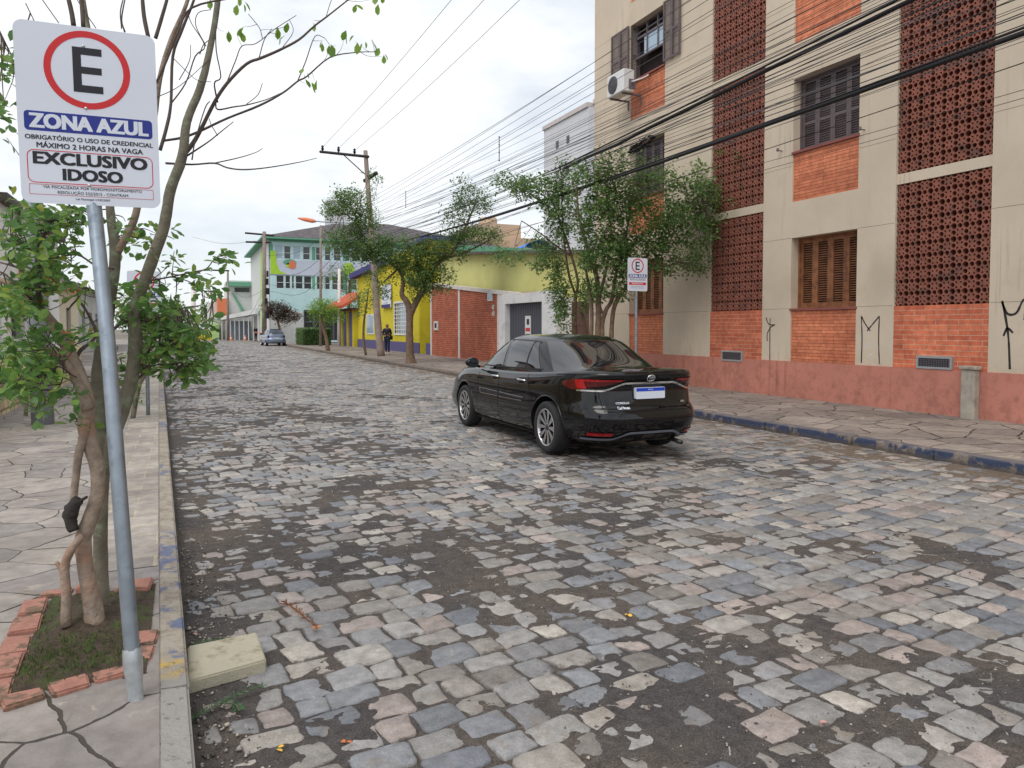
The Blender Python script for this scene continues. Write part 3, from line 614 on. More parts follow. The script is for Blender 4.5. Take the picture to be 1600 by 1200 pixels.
ribbon('graffiti', fA, [[g(1578, 577), g(1576, 530), g(1572, 500), g(1566, 470)], [g(1566, 472), g(1574, 490), g(1588, 489), g(1598, 470), g(1604, 468)], [g(1604, 468), g(1602, 490), g(1601, 500)], [g(1568, 525), g(1574, 513), g(1583, 520)]], .017, -.0025, 0, spray, apt)
ribbon('graffiti', fA, [[g(1352, 546), g(1353, 538), g(1358, 545), g(1357, 533), g(1361, 540)], [g(1355, 560), g(1362, 552)]], .007, -.003, 0, M['white'], apt)
mb = MB(); mb.cbox(XA-.17, XA-.037, 7.59, 7.82, .0, .90, .02); mb.cbox(XA-.19, XA-.037, 7.56, 7.85, .90, .96, .015)
tag(mb.build('concrete_post', M['concrete']), 'short grey concrete post with a wider cap against the red plinth', 'post')
# air conditioner hung below the open window
ac = thing('air_conditioner', (XA-.5, 17.6, 7.9), 'white air conditioner unit hung on the wall below the open grey shutters', 'air conditioner')
mb = MB(); mb.cbox(XA-.66, XA-.32, 17.02, 17.86, 7.93, 8.52, .02); cs = mb.build('casing', M['white'], ac)
mb = MB(); mb.lathe([(.235, 0), (.235, -.012), (.22, -.016), (.0, -.016)], (XA-.662, 17.56, 8.22), 0, 28); mb.build('fan_opening', M['gate'], ac)
mb = MB()
for r in (.05, .09, .13, .17, .21): mb.tube([(XA-.685, 17.56+r*math.cos(t), 8.22+r*math.sin(t)) for t in np.linspace(0, 2*math.pi, 25)], .004, 5)
for k in range(8): t = k*math.pi/8; mb.tube([(XA-.685, 17.56-.22*math.cos(t), 8.22-.22*math.sin(t)), (XA-.685, 17.56+.22*math.cos(t), 8.22+.22*math.sin(t))], .003, 5)
mb.build('fan_grille', M['greypaint'], ac)
for y in (17.15, 17.75): mb = MB(); mb.box(XA-.62, XA-.0, y, y+.04, 7.885, 7.93); mb.box(XA-.04, XA-.001, y, y+.04, 7.66, 7.885); mb.build('bracket', M['greypaint'], ac)
mb = MB(); mb.box(XA-.5, XA-.30, 16.985, 17.02, 8.0, 8.25); mb.build('valve_cover', M['greypaint'], ac)
mb = MB(); mb.tube(smooth([(XA-.42, 16.99, 8.18), (XA-.42, 16.85, 8.16), (XA-.3, 16.78, 8.2), (XA-.1, 16.8, 8.3), (XA+.05, 16.85, 8.4)]), .022, 8); mb.build('pipe', M['white'], ac)
for i, (x, y) in enumerate(((1222, 236), (1351, 203))):
    p = PX_(x, y, XA); mb = MB(); mb.tube([(XA, p[1], p[2]), (XA-.12, p[1], p[2])], .012, 6); mb.lathe([(.02, -.02), (.035, 0), (.02, .02), (.03, .04)], (XA-.12, p[1], p[2]), 2, 10)
    tag(mb.build('wire_insulator', M['greypaint']), ('little wall insulator left of the grey shutters beside the lattice screen' if i == 0 else 'little wall insulator right of the grey shutters near the larger lattice screen'), 'insulator', 'wall insulators')
# ------------------------------------------------------------ garden wall with garage
XB = 12.0; fB = lambda a, z, d: (XB+d, a, z)
gw = thing('garden_wall', (XB, 30, .118), 'brick street wall with white posts and a white framed garage gate', 'wall')
def ztop(a): return 2.62+(a-22.6)/(37.4-22.6)*(3.93-2.62)
def slope_panel(mb, a0, a1, z0, zt, d0, d1):
    Pp = [(a0, z0), (a1, z0), (a1, zt(a1)), (a0, zt(a0))]; mb.add([fB(a, z, d) for d in (d0, d1) for a, z in Pp], [(0,1,2,3), (7,6,5,4), (0,1,5,4), (1,2,6,5), (2,3,7,6), (3,0,4,7)])
for a0, a1 in ((33.05, 37.15), (28.28, 32.85)):
    mb = MB(); slope_panel(mb, a0, a1, .0, lambda a: ztop(a)-.16, .0, .2); mb.build('brick_panel', M['brickC'], gw)
mb = MB(); slope_panel(mb, 22.9, 27.95, 2.90, lambda a: max(2.905, ztop(a)-.15), .0, .2); mb.build('brick_panel', M['brickC'], gw)
for a0, a1 in ((37.15, 37.35), (32.85, 33.05), (27.95, 28.28)): mb = MB(); slope_panel(mb, a0, a1, .0, lambda a: ztop(a)-.16, -.03, .22); mb.build('post', M['cap'], gw)
mb = MB(); slope_panel(mb, 22.5, 37.4, 0, ztop, -.05, .25)
mb = MB(); Pp = [(22.5, ztop(22.5)-.16), (37.4, ztop(37.4)-.16), (37.4, ztop(37.4)), (22.5, ztop(22.5))]
mb.add([fB(a, z, d) for d in (-.06, .25) for a, z in Pp], [(0,1,2,3), (7,6,5,4), (0,1,5,4), (1,2,6,5), (2,3,7,6), (3,0,4,7)]); mb.build('coping', M['cap'], gw)
mb = MB(); fbox(mb, fB, 22.9, 24.0, .0, 2.9, -.08, .2); fbox(mb, fB, 27.35, 27.95, .0, 2.9, -.08, .2); fbox(mb, fB, 24.0, 27.35, 2.52, 2.9, -.08, .2); mb.build('gate_frame', M['white'], gw)
mb = MB(); fbox(mb, fB, 24.0, 27.35, .1, 2.52, .14, .18)
a = 24.1
while a < 27.3: fbox(mb, fB, a, a+.012, .1, 2.52, .134, .142, 1); a += .16
gt = mb.build('garage_gate', [M['gate'], M['black']], gw)
mb = MB(); fbox(mb, fB, 25.35, 25.85, 1.25, 2.02, .118, .132); pg = mb.build('notice', M['white'], gt)
mb = MB(); fbox(mb, fB, 25.4, 25.8, 1.42, 1.56, .1155, .1175); fbox(mb, fB, 25.4, 25.8, 1.28, 1.33, .1155, .1175, 1); fbox(mb, fB, 25.48, 25.7, 1.68, 1.9, .1155, .1175, 1); mb.build('notice_print', [M['signred'], M['signblack']], pg)
mb = MB(); fbox(mb, fB, 22.1, 22.88, .0, ztop(22.3), .10, .2); fbox(mb, fB, 20.6, 20.75, .0, 2.45, .02, .2); mb.build('side_pier', M['cap'], gw)
mb = MB(); fbox(mb, fB, 20.75, 22.1, .1, 2.45, .12, .16); mb.build('side_door', M['brown'], gw)
mb = MB(); p0 = PX_(762, 456, XB)[1:]; p1 = PX_(770, 470, XB)[1:]; fbox(mb, fB, p1[0], p0[0], p1[1], p0[1], -.02, -.002); fbox(mb, fB, p1[0]+.06, p0[0]-.06, p1[1]+.08, p0[1]-.05, -.024, -.019, 1); mb.build('wall_plaque', [M['white'], M['glassb']], gw)
mb = MB()
for x0, x1, ya, yb in ((679, 685, 502, 516),): q0 = PX_(x0, ya, XB)[1:]; q1 = PX_(x1, yb, XB)[1:]; fbox(mb, fB, q1[0], q0[0], q1[1], q0[1], -.05, -.002); fbox(mb, fB, q1[0]+.15, q0[0]-.15, q1[1]+.12, q0[1]-.1, -.054, -.049, 1)
mb.build('letter_box', [M['hosp'], M['black']], gw)
mb = MB()
for zc_, s in ((2.42, "47"), (2.15, "43")): fit_text(mb, s, -.14, .14, zc_, .2, lambda x, z, o: (XB-.012-o, 28.75-x, z), .012, 0, .006)
mb.build('house_number', M['hosp'], gw)
# lime rendered house behind the wall
XL = 12.6
lh = thing('lime_house', (XL, 30, .1), 'pale lime green rendered house with a sloping dark roof edge behind the brick wall', 'house')
zt = lambda a: 3.95+(a-20.3)/(37.3-20.3)*(5.42-3.95)
mb = MB(); mb.prism([(19.9, .1), (37.9, .1), (37.9, zt(37.9)), (19.9, zt(19.9))], 0, XL, XL+9); mb.build('wall', M['lime'], lh)
mb = MB(); mb.prism([(19.85, zt(19.85)), (38.2, zt(38.2)), (38.2, zt(38.2)+.12), (19.85, zt(19.85)+.12)], 0, XL-.35, XL+9.3); mb.build('roof', M['roofedge'], lh)
# ------------------------------------------------------------ yellow house
XY = 12.0; fY = lambda a, z, d: (XY+d, a, z)
yh = thing('yellow_house', (XY, 47, .1), 'bright yellow house with violet base band, navy eaves and a white barred window', 'house')
wy = (43.2, 46.1)[0:2]; w0, w1 = PX_(640, 480, XY)[1], PX_(617, 480, XY)[1]; zw0, zw1 = 1.22, 3.05
ww0, ww1 = PX_(584, 500, XY)[1], PX_(574, 500, XY)[1]
mb = MB(); facade(mb, fY, 39.4, 55.2, .0, 5.1, [(w0, w1, zw0, zw1), (ww0, ww1, 1.2, 2.4)], .18)
mb.prism([(39.4, 5.1), (55.2, 5.1), (55.2, 5.45), (47.5, 5.75), (39.4, 5.55)], 0, XY, XY+.2)
mb.quad((XY, 39.4, 0), (XY+10, 39.4, 0), (XY+10, 39.4, 5.1), (XY, 39.4, 5.1)); mb.quad((XY, 55.2, 0), (XY+10, 55.2, 0), (XY+10, 55.2, 5.1), (XY, 55.2, 5.1))
mb.prism([(40.4, 5.2), (55, 5.2), (55, 6.2), (40.4, 6.6)], 0, XY+.9, XY+2.4); mb.quad((XY+1.2, 37.9, 0), (XY+1.2, 39.4, 0), (XY+1.2, 39.4, 5.2), (XY+1.2, 37.9, 5.2)); mb.build('wall', M['yellow'], yh)
mb = MB(); fbox(mb, fY, 39.4, 55.2, .0, .72, -.02, .02); fbox(mb, fY, 37.4, 38.2, .0, .72, -.02, .9); mb.build('base_band', M['violet'], yh)
mb = MB(); mb.prism([(46.2, 5.55), (55.9, 5.25), (55.9, 5.62), (46.2, 5.95)], 0, XY-.45, XY+.9); mb.prism([(40.0, 6.55), (44.6, 6.42), (44.6, 6.62), (40.0, 6.8)], 0, XY+.6, XY+2.6); mb.build('eave', M['blue'], yh)
mb = MB(); f = .1
for q in ((w0-f, w1+f, zw0-f, zw0), (w0-f, w1+f, zw1, zw1+f), (w0-f, w0, zw0, zw1), (w1, w1+f, zw0, zw1)): fbox(mb, fY, *q, -.05, .06)
wf = mb.build('window', M['white'], yh)
mb = MB(); mb.quad(fY(w0, zw0, .15), fY(w1, zw0, .15), fY(w1, zw1, .15), fY(w0, zw1, .15)); mb.build('pane', M['glassb'], wf)
mb = MB()
for k in range(1, 8): a = w0+(w1-w0)*k/8; fbox(mb, fY, a-.02, a+.02, zw0, zw1, -.03, -.005)
for k in range(1, 8): z = zw0+(zw1-zw0)*k/8; fbox(mb, fY, w0, w1, z-.02, z+.02, -.034, -.006)
mb.build('window_bars', M['white'], wf)
mb = MB(); fbox(mb, fY, ww0-.1, ww1+.1, 1.1, 2.5, -.04, .1); wf = mb.build('window', M['white'], yh)
mb = MB(); fbox(mb, fY, ww0, ww1, 1.2, 2.4, -.05, -.042); mb.build('pane', M['glassb'], wf)
mb = MB(); fbox(mb, fY, 37.95, 39.35, .1, 3.2, .98, 1.05); mb.build('door', M['violet'], yh)
s0, s1 = PX_(610.5, 480, XY-.12)[1], PX_(597, 480, XY-.12)[1]; zb, zt_ = PX_(604, 481, XY-.12)[2], PX_(604, 445, XY-.12)[2]
mb = MB(); fbox(mb, fY, s0, s1, zb, zt_, -.16, -.08); sg = mb.build('house_sign', M['signwhite'])
tag(sg, 'tall white signboard with navy foot fixed to the yellow house', 'sign'); sg.name = 'shop_sign'
mb = MB(); fbox(mb, fY, s0, s1, zb, zb+.22, -.166, -.161); mb.build('sign_foot', M['blue'], sg)
fs = lambda x, z, o: (XY-.163-o, (s0+s1)/2-x, z)
mb = MB(); hw_ = (s1-s0)/2
fit_text(mb, "Studio", -hw_*.85, hw_*.85, zt_-.45, .24, fs, .012); fit_text(mb, "Bem Estar", -hw_*.8, hw_*.6, zt_-.75, .13, fs, .006)
for k, z in enumerate((.95, 1.12, 1.28)): fit_text(mb, ("pilates", "yoga", "dança")[k], -hw_*.5, hw_*.5, zt_-z-.02, .07, fs)
for o in (): pass
M_txt = mat('navy_lettering', c(44, 48, 72), .5, 0); mb.build('lettering', M_txt, sg)
# tiled gate porch
po = thing('gate_porch', (11.8, 58, .1), 'yellow gate porch with violet doors under a red tiled roof', 'porch')
fP = lambda a, z, d: (11.7+d, a, z)
for a0, a1 in ((55.25, 55.7), (57.55, 57.8), (59.8, 60.6)): mb = MB(); fbox(mb, fP, a0, a1, 0, 2.85, 0, .4); mb.build('pillar', M['yellow'], po)
for a0, a1 in ((55.7, 57.55), (57.8, 59.8)): mb = MB(); fbox(mb, fP, a0, a1, .05, 2.75, .15, .22); mb.build('door', M['violet'], po)
mb = MB(); fbox(mb, fP, 54.8, 61.4, 2.85, 3.05, -.2, .9); mb.build('lintel', M['brown'], po)
mb = MB(); mb.add([fP(a, z, d) for a in (54.4, 61.8) for d, z in ((-1.0, 2.98), (1.0, 4.2), (1.0, 4.32), (-1.0, 3.10))], [(0,1,2,3), (7,6,5,4), (0,1,5,4), (1,2,6,5), (2,3,7,6), (3,0,4,7)])
for k in range(25): a = 54.5+k*.3; mb.tube([fP(a, 3.12, -1.04), fP(a, 4.34, 1.0)], .085, 8)
mb.build('roof_tiles', M['tile'], po)
# ------------------------------------------------------------ teal school-like block at the end
YT = 80.0; XT = 8.3; fT = lambda a, z, d: (a, YT+d, z)
tb = thing('teal_building', (XT, YT, 0), 'pale teal three storey building with dark hipped roof, strip windows and a lilac mural band', 'building')
def tx(x): return PY_(x, 450, YT)[0]
def tz(y, x=470): return PY_(x, y, YT)[2]
rows = [(tz(385), tz(405.5)), (tz(431), tz(451.5))]
cols = [(430, 442), (444.5, 455), (459, 470), (474, 485), (494, 504), (508, 517), (522, 533), (537, 547), (551, 562), (566, 577), (581, 592)]
cols2 = [(432, 444), (446, 454), (456, 460), (462, 473.5), (475, 487), (495, 505), (508, 516), (519, 528), (532, 543), (547, 558), (562, 573), (577, 588)]
holes = [(tx(a), tx(b), rows[0][1], rows[0][0]) for a, b in cols]+[(tx(a), tx(b), rows[1][1], rows[1][0]) for a, b in cols2]
gx0, gx1 = tx(474), tx(536); holes.append((gx0, gx1, .2, tz(484)))
zE = 10.9
mb = MB(); facade(mb, fT, XT, 34, 0, zE, holes, .25)
mb.quad((XT, YT, 0), (XT, YT+22, 0), (XT, YT+22, zE), (XT, YT, zE)); mb.quad((34, YT, 0), (34, YT+22, 0), (34, YT+22, zE), (34, YT, zE)); mb.build('wall', M['teal'], tb)
mb = MB(); fbox(mb, fT, XT-.02, 34, tz(379), zE, -.06, .1); fbox(mb, fT, XT, tx(430)-.2, rows[0][1], tz(383), -.03, .02)
for a in (488, 536): fbox(mb, fT, tx(a), tx(a+5), rows[0][1], rows[0][0], -.03, .02); fbox(mb, fT, tx(a), tx(a+4), rows[1][1], rows[1][0], -.03, .02)
mb.build('green_band', M['greenp'], tb)
mb = MB(); fbox(mb, fT, XT, 34, tz(430), tz(407), -.05, .02); mu = mb.build('mural', M['mural'], tb)
mb = MB(); z0m, z1m = tz(430)+.05, tz(407)+.9
mb.prism([(XT+.1, z0m), (XT+1.75, z0m), (XT+1.0, z0m+.35), (XT+.75, z0m+1.0), (XT+.6, z1m), (XT+.1, z1m)], 1, YT-.07, YT-.055); mb.build('green_curve', M['lgreen'], mu)
for (cx, cy, ax_, az_, m_) in ((453, 410, .55, .3, 'greenp'), (457, 414, .3, .45, 'orange'), (453, 415, .35, .25, 'lgreen'), (545, 418, .5, .7, 'lgreen')):
    mb = MB(); x0, z0_ = tx(cx), tz(cy); mb.prism([(x0+ax_*math.cos(t)*(1.2-.2*math.sin(t)), z0_+az_*math.sin(t)) for t in np.linspace(0, 6.28, 14)[:-1]], 1, YT-.072-.02*(cx+cy) % .05-.01, YT-.054); mb.build('leaf_emblem', M[m_], mu)
for i, hl in enumerate(holes[:-1]):
    mb = MB(); f = .05
    for q in ((hl[0], hl[1], hl[2], hl[2]+f), (hl[0], hl[1], hl[3]-f, hl[3]), (hl[0], hl[0]+f, hl[2], hl[3]), (hl[1]-f, hl[1], hl[2], hl[3]), (hl[0]+f, hl[1]-f, hl[2]+.62, hl[2]+.67)): fbox(mb, fT, *q, .08, .14)
    wf = mb.build('window', M['white'], tb)
    mb = MB(); mb.quad(fT(hl[0], hl[2], .12), fT(hl[1], hl[2], .12), fT(hl[1], hl[3], .12), fT(hl[0], hl[3], .12)); mb.build('pane', M['glassb'] if i in (0, 2) else M['glassd'], wf)
mb = MB(); fbox(mb, fT, XT, gx0-.05, 0, tz(487), -.03, .02); mb.build('ground_floor_panel', M['hosp'], tb)
mb = MB(); g_ = (gx1-gx0)/4
for k in range(5): fbox(mb, fT, gx0+k*g_-.09, gx0+k*g_+.09, .2, tz(484), .02, .14)
fbox(mb, fT, gx0, gx1, tz(484)-.2, tz(484), .0, .15); fbox(mb, fT, gx0, gx1, 2.1, 2.22, .03, .13); wf = mb.build('glazed_entrance', M['gate'], tb)
mb = MB(); mb.quad(fT(gx0, .2, .16), fT(gx1, .2, .16), fT(gx1, tz(484), .16), fT(gx0, tz(484), .16)); mb.build('pane', M['glassd'], wf)
mb = MB(); mb.quad((XT-.05, YT-.02, 0), (XT-.05, YT+22, 0), (XT-.05, YT+22, zE), (XT-.05, YT-.02, zE)); mb.build('side_wall', M['hosp'], tb)
mb = MB(); mb.box(XT-.12, XT-.06, YT+4.2, YT+9, 1.5, 10.1); mb.box(XT-.16, XT-.13, YT+6.6, YT+8.6, 1.5, 10.1); mb.build('green_panel', M['limep'], tb)
mb = MB(); o = .8; ya, yb = YT-o, YT+22+o; xa, xb = XT-o, 34+o; zr = zE+3.6; ym = YT+11
e = [(xa, ya, zE), (xb, ya, zE), (xb, yb, zE), (xa, yb, zE), (xa+11, ym, zr), (xb-11, ym, zr)]
mb.add(e, [(0,1,5,4), (1,2,5), (2,3,4,5), (3,0,4)]); mb.build('roof', M['slate'], tb)
mb = MB(); mb.box(xa, xb, ya, yb, zE-.18, zE-.02); mb.build('eave', M['greenp'], tb)
mb = MB(); mb.box(15.9, 18.6, YT+9, YT+11, zE+1.2, zE+5.6); mb.box(15.8, 18.7, YT+8.9, YT+11.1, zE+5.6, zE+5.8); mb.build('roof_tank', M['towerw'], tb)
# ------------------------------------------------------------ clinic wing at the end of the street
YC = 96.0
cb = thing('clinic_building', (5, YC, 0), 'pale grey and green building with a sloping canopy at the end of the street', 'building')
def cx_(x, Y=YC): return PY_(x, 480, Y)[0]
def cz_(y, Y=YC): return PY_(380, y, Y)[2]
mb = MB(); mb.box(cx_(361), XT+1, YC+6, YC+16, 0, cz_(434)); mb.box(cx_(330), cx_(361), YC+8, YC+16, 0, cz_(470)); mb.build('wall', M['hosp'], cb)
mb = MB(); mb.box(cx_(357), XT+.3, YC+5, YC+6, cz_(444), cz_(437)); mb.prism([(cx_(367), cz_(455)), (cx_(370), cz_(455)), (cx_(388), cz_(484)), (cx_(384), cz_(486))], 1, YC+5.7, YC+5.95); mb.build('green_trim', M['greenp'], cb)
mb = MB(); mb.box(cx_(372), cx_(396), YC+5.9, YC+5.99, cz_(453), cz_(446)); mb.build('window', M['glassd'], cb)
mb = MB(); mb.box(cx_(343), cx_(361), YC+5.5, YC+8.1, cz_(494), cz_(464)); mb.build('orange_panel', M['orange'], cb)
mb = MB(); mb.box(cx_(332), cx_(345), YC+5.4, YC+8.1, 0, cz_(505)); mb.build('green_wall', M['limep'], cb)
mb = MB(); xa, xb = cx_(345), 8.0
mb.add([(xa, YC+5, 2.5), (cx_(392), YC-6, 3.15), (xb, YC-6, 3.15), (xb, YC+5, 3.0), (xa, YC+5, 2.9), (cx_(392), YC-6, 3.75), (xb, YC-6, 3.75), (xb, YC+5, 3.6)], [(0,1,2,3), (4,5,6,7), (0,1,5,4), (1,2,6,5), (2,3,7,6), (3,0,4,7)]); mb.build('canopy', M['hosp'], cb)
for k in range(9):
    t = k/8; x = xa+.3+(cx_(392)-xa)*t; y = YC+4.6-10.4*t; mb = MB(); mb.box(x-.05, x+.05, y-.05, y+.05, 0, 2.55+.6*t); mb.build('canopy_post', M['white'], cb)
mb = MB(); mb.box(cx_(358), 8, YC+4.2, YC+4.4, 0, 2.4); mb.build('fence_panel', M['galv'], cb)
mb = MB(); mb.box(cx_(402), cx_(413), YC-6.2, YC-6.1, 2.35, 3.0); tag(mb.build('hanging_sign', M['signwhite']), 'small white sign hanging under the pale canopy at the street end', 'sign')
# ------------------------------------------------------------ far buildings on the right
def block(name, label, cat, x0, x1, Yf, Yb, zt_, m, fl=None, m2=None, roofm=None):
    t = thing(name, ((x0+x1)/2, Yf, 0), label, cat); mb = MB(); mb.box(x0, x1, Yf, Yb, 0, zt_); mb.build('wall', m, t); return t
tw = thing('tower_block', (40, 62, 0), 'pale grey residential tower with few small windows behind the beige apartments', 'tower block')
d = 75.0
A0 = P(850, 222, d); 
tx0 = A0[0]; ty0 = A0[1]
mb = MB(); mb.box(tx0, tx0+16, ty0-9, ty0, 0, 21.6); mb.box(tx0+.6, tx0+16, ty0-20, ty0-9, 0, 21.9); mb.box(tx0+4, tx0+16, ty0-14, ty0-6, 21.9, 24.0); mb.build('wall', M['towerw'], tw)
mb = MB(); mb.box(tx0-.15, tx0+16.1, ty0-9.0, ty0+.1, 21.6, 22.0); mb.box(tx0+.45, tx0+16.1, ty0-20.1, ty0-9, 21.9, 22.3); mb.build('parapet', mat('tower_band', c(196, 186, 184), .85, .05, 2), tw)
for k in range(6):
    for yy, w in ((ty0-3.2, .5), (ty0-5.4, .5)): mb = MB(); z = 19.2-k*2.9; mb.box(tx0-.06, tx0+.1, yy, yy+w, z, z+.7); mb.build('window', M['glassd'], tw)
    for yy, w in ((ty0-11.5, 1.0), (ty0-15.5, 1.2)): mb = MB(); z = 18.6-k*2.9; mb.box(tx0+.54, tx0+.7, yy, yy+w, z, z+1.2); wf = mb.build('window', M['white'], tw); mb = MB(); mb.box(tx0+.5, tx0+.538, yy+.1, yy+w/2, z+.1, z+1.1); mb.build('pane', M['glassd'], wf)
tn = thing('tan_building', (36, 84, 0), 'tan building top with a rounded tank just above the teal roof', 'building')
a = P(738, 352, 92); b_ = P(786, 354, 92); mb = MB(); mb.box(a[0], b_[0]+2, b_[1]-1, a[1]+6, 0, a[2]); mb.box(b_[0], b_[0]+4, b_[1]-4, b_[1]+4, 0, a[2]-2); mb.build('wall', M['tan'], tn)
mb = MB(); mb.lathe([(0, a[2]+.9), (1.0, a[2]+.9), (1.1, a[2]+.6), (1.1, a[2])], ((a[0]+b_[0])/2, a[1]-1, 0), 2, 16); mb.build('roof_tank', M['tan'], tn)
th = thing('teal_house', (20, 45, 0), 'teal house with green fascia and blue tarp showing over the lime green roof', 'house')
a = P(740, 402, 46); b_ = P(905, 402, 46)
xa, xb, yf, zr = 16.0, 23.6, 45.0, 7.25
mb = MB(); mb.box(xa, xb, yf, yf+9, 0, zr-.95); mb.build('wall', M['teal'], th)
mb = MB(); mb.box(xa-.3, xb+.3, yf-.4, yf+9.3, zr-.95, zr-.4); mb.build('fascia', M['greenp'], th)
for k in range(6): mb = MB(); mb.box(xa+.5+k*1.2, xa+1.3+k*1.2, yf-.04, yf+.1, zr-1.75, zr-1.1); mb.build('window', M['glassd'], th)
mb = MB(); V = []; n = 9
for i in range(n):
    for j in range(5): V.append((20.9+i*.3, yf-.2+j*.6, zr-.39+.62*math.sin(math.pi*i/(n-1))**.7*(1-.1*j)+rng.normal(0, .05)))
mb.add(V, [(i*5+j, (i+1)*5+j, (i+1)*5+j+1, i*5+j+1) for i in range(n-1) for j in range(4)])
tag(mb.build('tarp', M['tarp']), 'blue tarpaulin lying on the roof of the teal house', 'tarp')
# ------------------------------------------------------------ cars
M['paintk'] = mat('black_car_paint', (.0025, .0025, .0035), .5, 0, spec=.02, coat=1.0); M['paints'] = mat('silver_blue_car_paint', c(130, 146, 172), .35, .02, metal=.6, coat=.8)
M['cglass'] = glass('tinted_car_glass', (.010, .010, .012), .015); M['cglass'].node_tree.nodes['Principled BSDF'].inputs['IOR'].default_value = 1.75; M['tyre'] = mat('tyre_rubber', c(40, 40, 42), .85, .15, 20)
M['chrome'] = mat('chrome', (.78, .78, .8), .12, 0, metal=1); M['alloy'] = mat('machined_alloy', (.62, .62, .64), .28, .05, 20, metal=.95); M['alloyd'] = mat('dark_alloy', (.06, .06, .065), .4, 0, metal=.5)
M['tail'] = glass('tail_lamp_red', (.36, .008, .010), .08); M['taild'] = glass('tail_lamp_dark_red', (.09, .006, .006), .06); M['seam'] = mat('panel_gap', (.002, .002, .002), .9, 0)
M['trimg'] = mat('grey_trim', c(118, 124, 136), .4, .05)
class CarShape:
    def __init__(s, low, top, W, n, gn, ze, zb, zt, Lsp):
        lo = smooth(low, 6); tp = smooth(top, 5); ze = [tuple(q) for q in smooth(ze, 8)]; zt = [tuple(q) for q in smooth(zt, 8)]; s.lo = lo; s.tp = tp; s.W = W; s.n = n; s.gn = gn; s.ze = ze; s.zb = zb; s.zt = zt; s.Lsp = Lsp
        u = np.linspace(0, math.pi, 1601)
        s.us = u
    def zedge(s, y): return np.interp(y, *zip(*s.ze))
    def zbot(s, y): return np.interp(y, *zip(*s.zb))
    def lev(s, t): return [np.interp(t, s.lo[:, 0], s.lo[:, k]) for k in (1, 2, 3)]
    def glev(s, t): return [np.interp(t, s.tp[:, 0], s.tp[:, k]) for k in (1, 2, 3)]
    def outline(s, W, yr, yf, n):
        e = 2/n; a = s.us; x = W*np.abs(np.sin(a))**e; y = (yr+yf)/2-(yf-yr)/2*np.sign(np.cos(a))*np.abs(np.cos(a))**e
        l = np.r_[0, np.cumsum(np.hypot(np.diff(x), np.diff(y)))]; return x, y, l
    def ringpts(s, W, yr, yf, n, N):
        x, y, l = s.outline(W, yr, yf, n); q = np.linspace(0, 1, N+1)
        q = q*l[-1]; X = np.interp(q, l, x); Y = np.interp(q, l, y)
        return np.r_[X, -X[-2:0:-1]], np.r_[Y, Y[-2:0:-1]]
    def zbody(s, t, y): return s.zbot(y)+(s.zedge(y)-s.zbot(y))*t
    def body(s, t, l):     # l: signed arc distance from the middle of the tail (+ = left side seen from behind is -x)
        dx, yr, yf = s.lev(t); x, y, L_ = s.outline(s.W-dx, yr, yf, s.n); X = np.interp(abs(l), L_, x); Y = np.interp(abs(l), L_, y)
        return np.array([math.copysign(X, l), Y, s.zbody(t, Y)])
    def side(s, t, y, sg):
        dx, yr, yf = s.lev(t); h = (yf-yr)/2; q = min(1, abs((y-(yr+yf)/2)/h)); return np.array([sg*(s.W-dx)*(1-q**s.n)**(1/s.n), y, s.zbody(t, y)])
    def tof(s, z, y): return (z-s.zbot(y))/(s.zedge(y)-s.zbot(y))
    def gz(s, t, y): b = s.zedge(y)-.03; return b+(np.interp(y, *zip(*s.zt))-b)*t
    def gside(s, t, y, sg):
        w, yr, yf = s.glev(t); h = (yf-yr)/2; q = min(1, abs((y-(yr+yf)/2)/h)); return np.array([sg*w*(1-q**s.gn)**(1/s.gn), y, s.gz(t, y)])
    def gend(s, t, f, end=-1):
        w, yr, yf = s.glev(t); h = (yf-yr)/2; y = (yr+yf)/2+end*h*(1-abs(f)**s.gn)**(1/s.gn); return np.array([f*w, y, s.gz(t, y)])
    def shell(s, rings, spine, crown, closed_bottom, N):
        V = []; m = 2*N
        for X, Y, Z in rings: V.append(np.stack([X, Y, Z], 1))
        X, Y, Z = rings[-1]
        for k in (.93, .8, .6, .35, 0.0):
            yy = spine[0]; tx = 0*X; ty = np.clip(Y, spine[0], spine[1]); xn = X*k; yn = Y*k+ty*(1-k)
            V.append(np.stack([xn, yn, Z*0+np.array([spine[2](q) for q in yn])+crown*(1-k*k)], 1))
        r = len(V); fs = [(i*m+j, i*m+(j+1) % m, (i+1)*m+(j+1) % m, (i+1)*m+j) for i in range(r-1) for j in range(m)]
        bm = bmesh.new(); vs = [bm.verts.new(p) for q in V for p in q]
        for f in fs:
            try: bm.faces.new([vs[i] for i in f])
            except ValueError: pass
        if closed_bottom: bm.faces.new([vs[j] for j in range(m-1, -1, -1)])
        bmesh.ops.remove_doubles(bm, verts=bm.verts, dist=.0015); bmesh.ops.dissolve_degenerate(bm, edges=bm.edges, dist=.0005); bmesh.ops.recalc_face_normals(bm, faces=bm.faces)
        return bm
    def lower_bm(s, N=90):
        rings = []
        for row in s.lo:
            X, Y = s.ringpts(s.W-row[1], row[2], row[3], s.n, N); rings.append((X, Y, s.zbody(row[0], Y)))
        return s.shell(rings, (s.Lsp[0], s.Lsp[1], lambda y: s.zedge(y)), .035, True, N)
    def green_bm(s, N=70):
        rings = []
        for row in s.tp:
            X, Y = s.ringpts(row[1], row[2], row[3], s.gn, N); rings.append((X, Y, s.gz(row[0], Y)))
        a, b = s.tp[-1][2]+.4, s.tp[-1][3]-.3
        return s.shell(rings, (a, b, lambda y: np.interp(y, *zip(*s.zt))), .022, False, N)
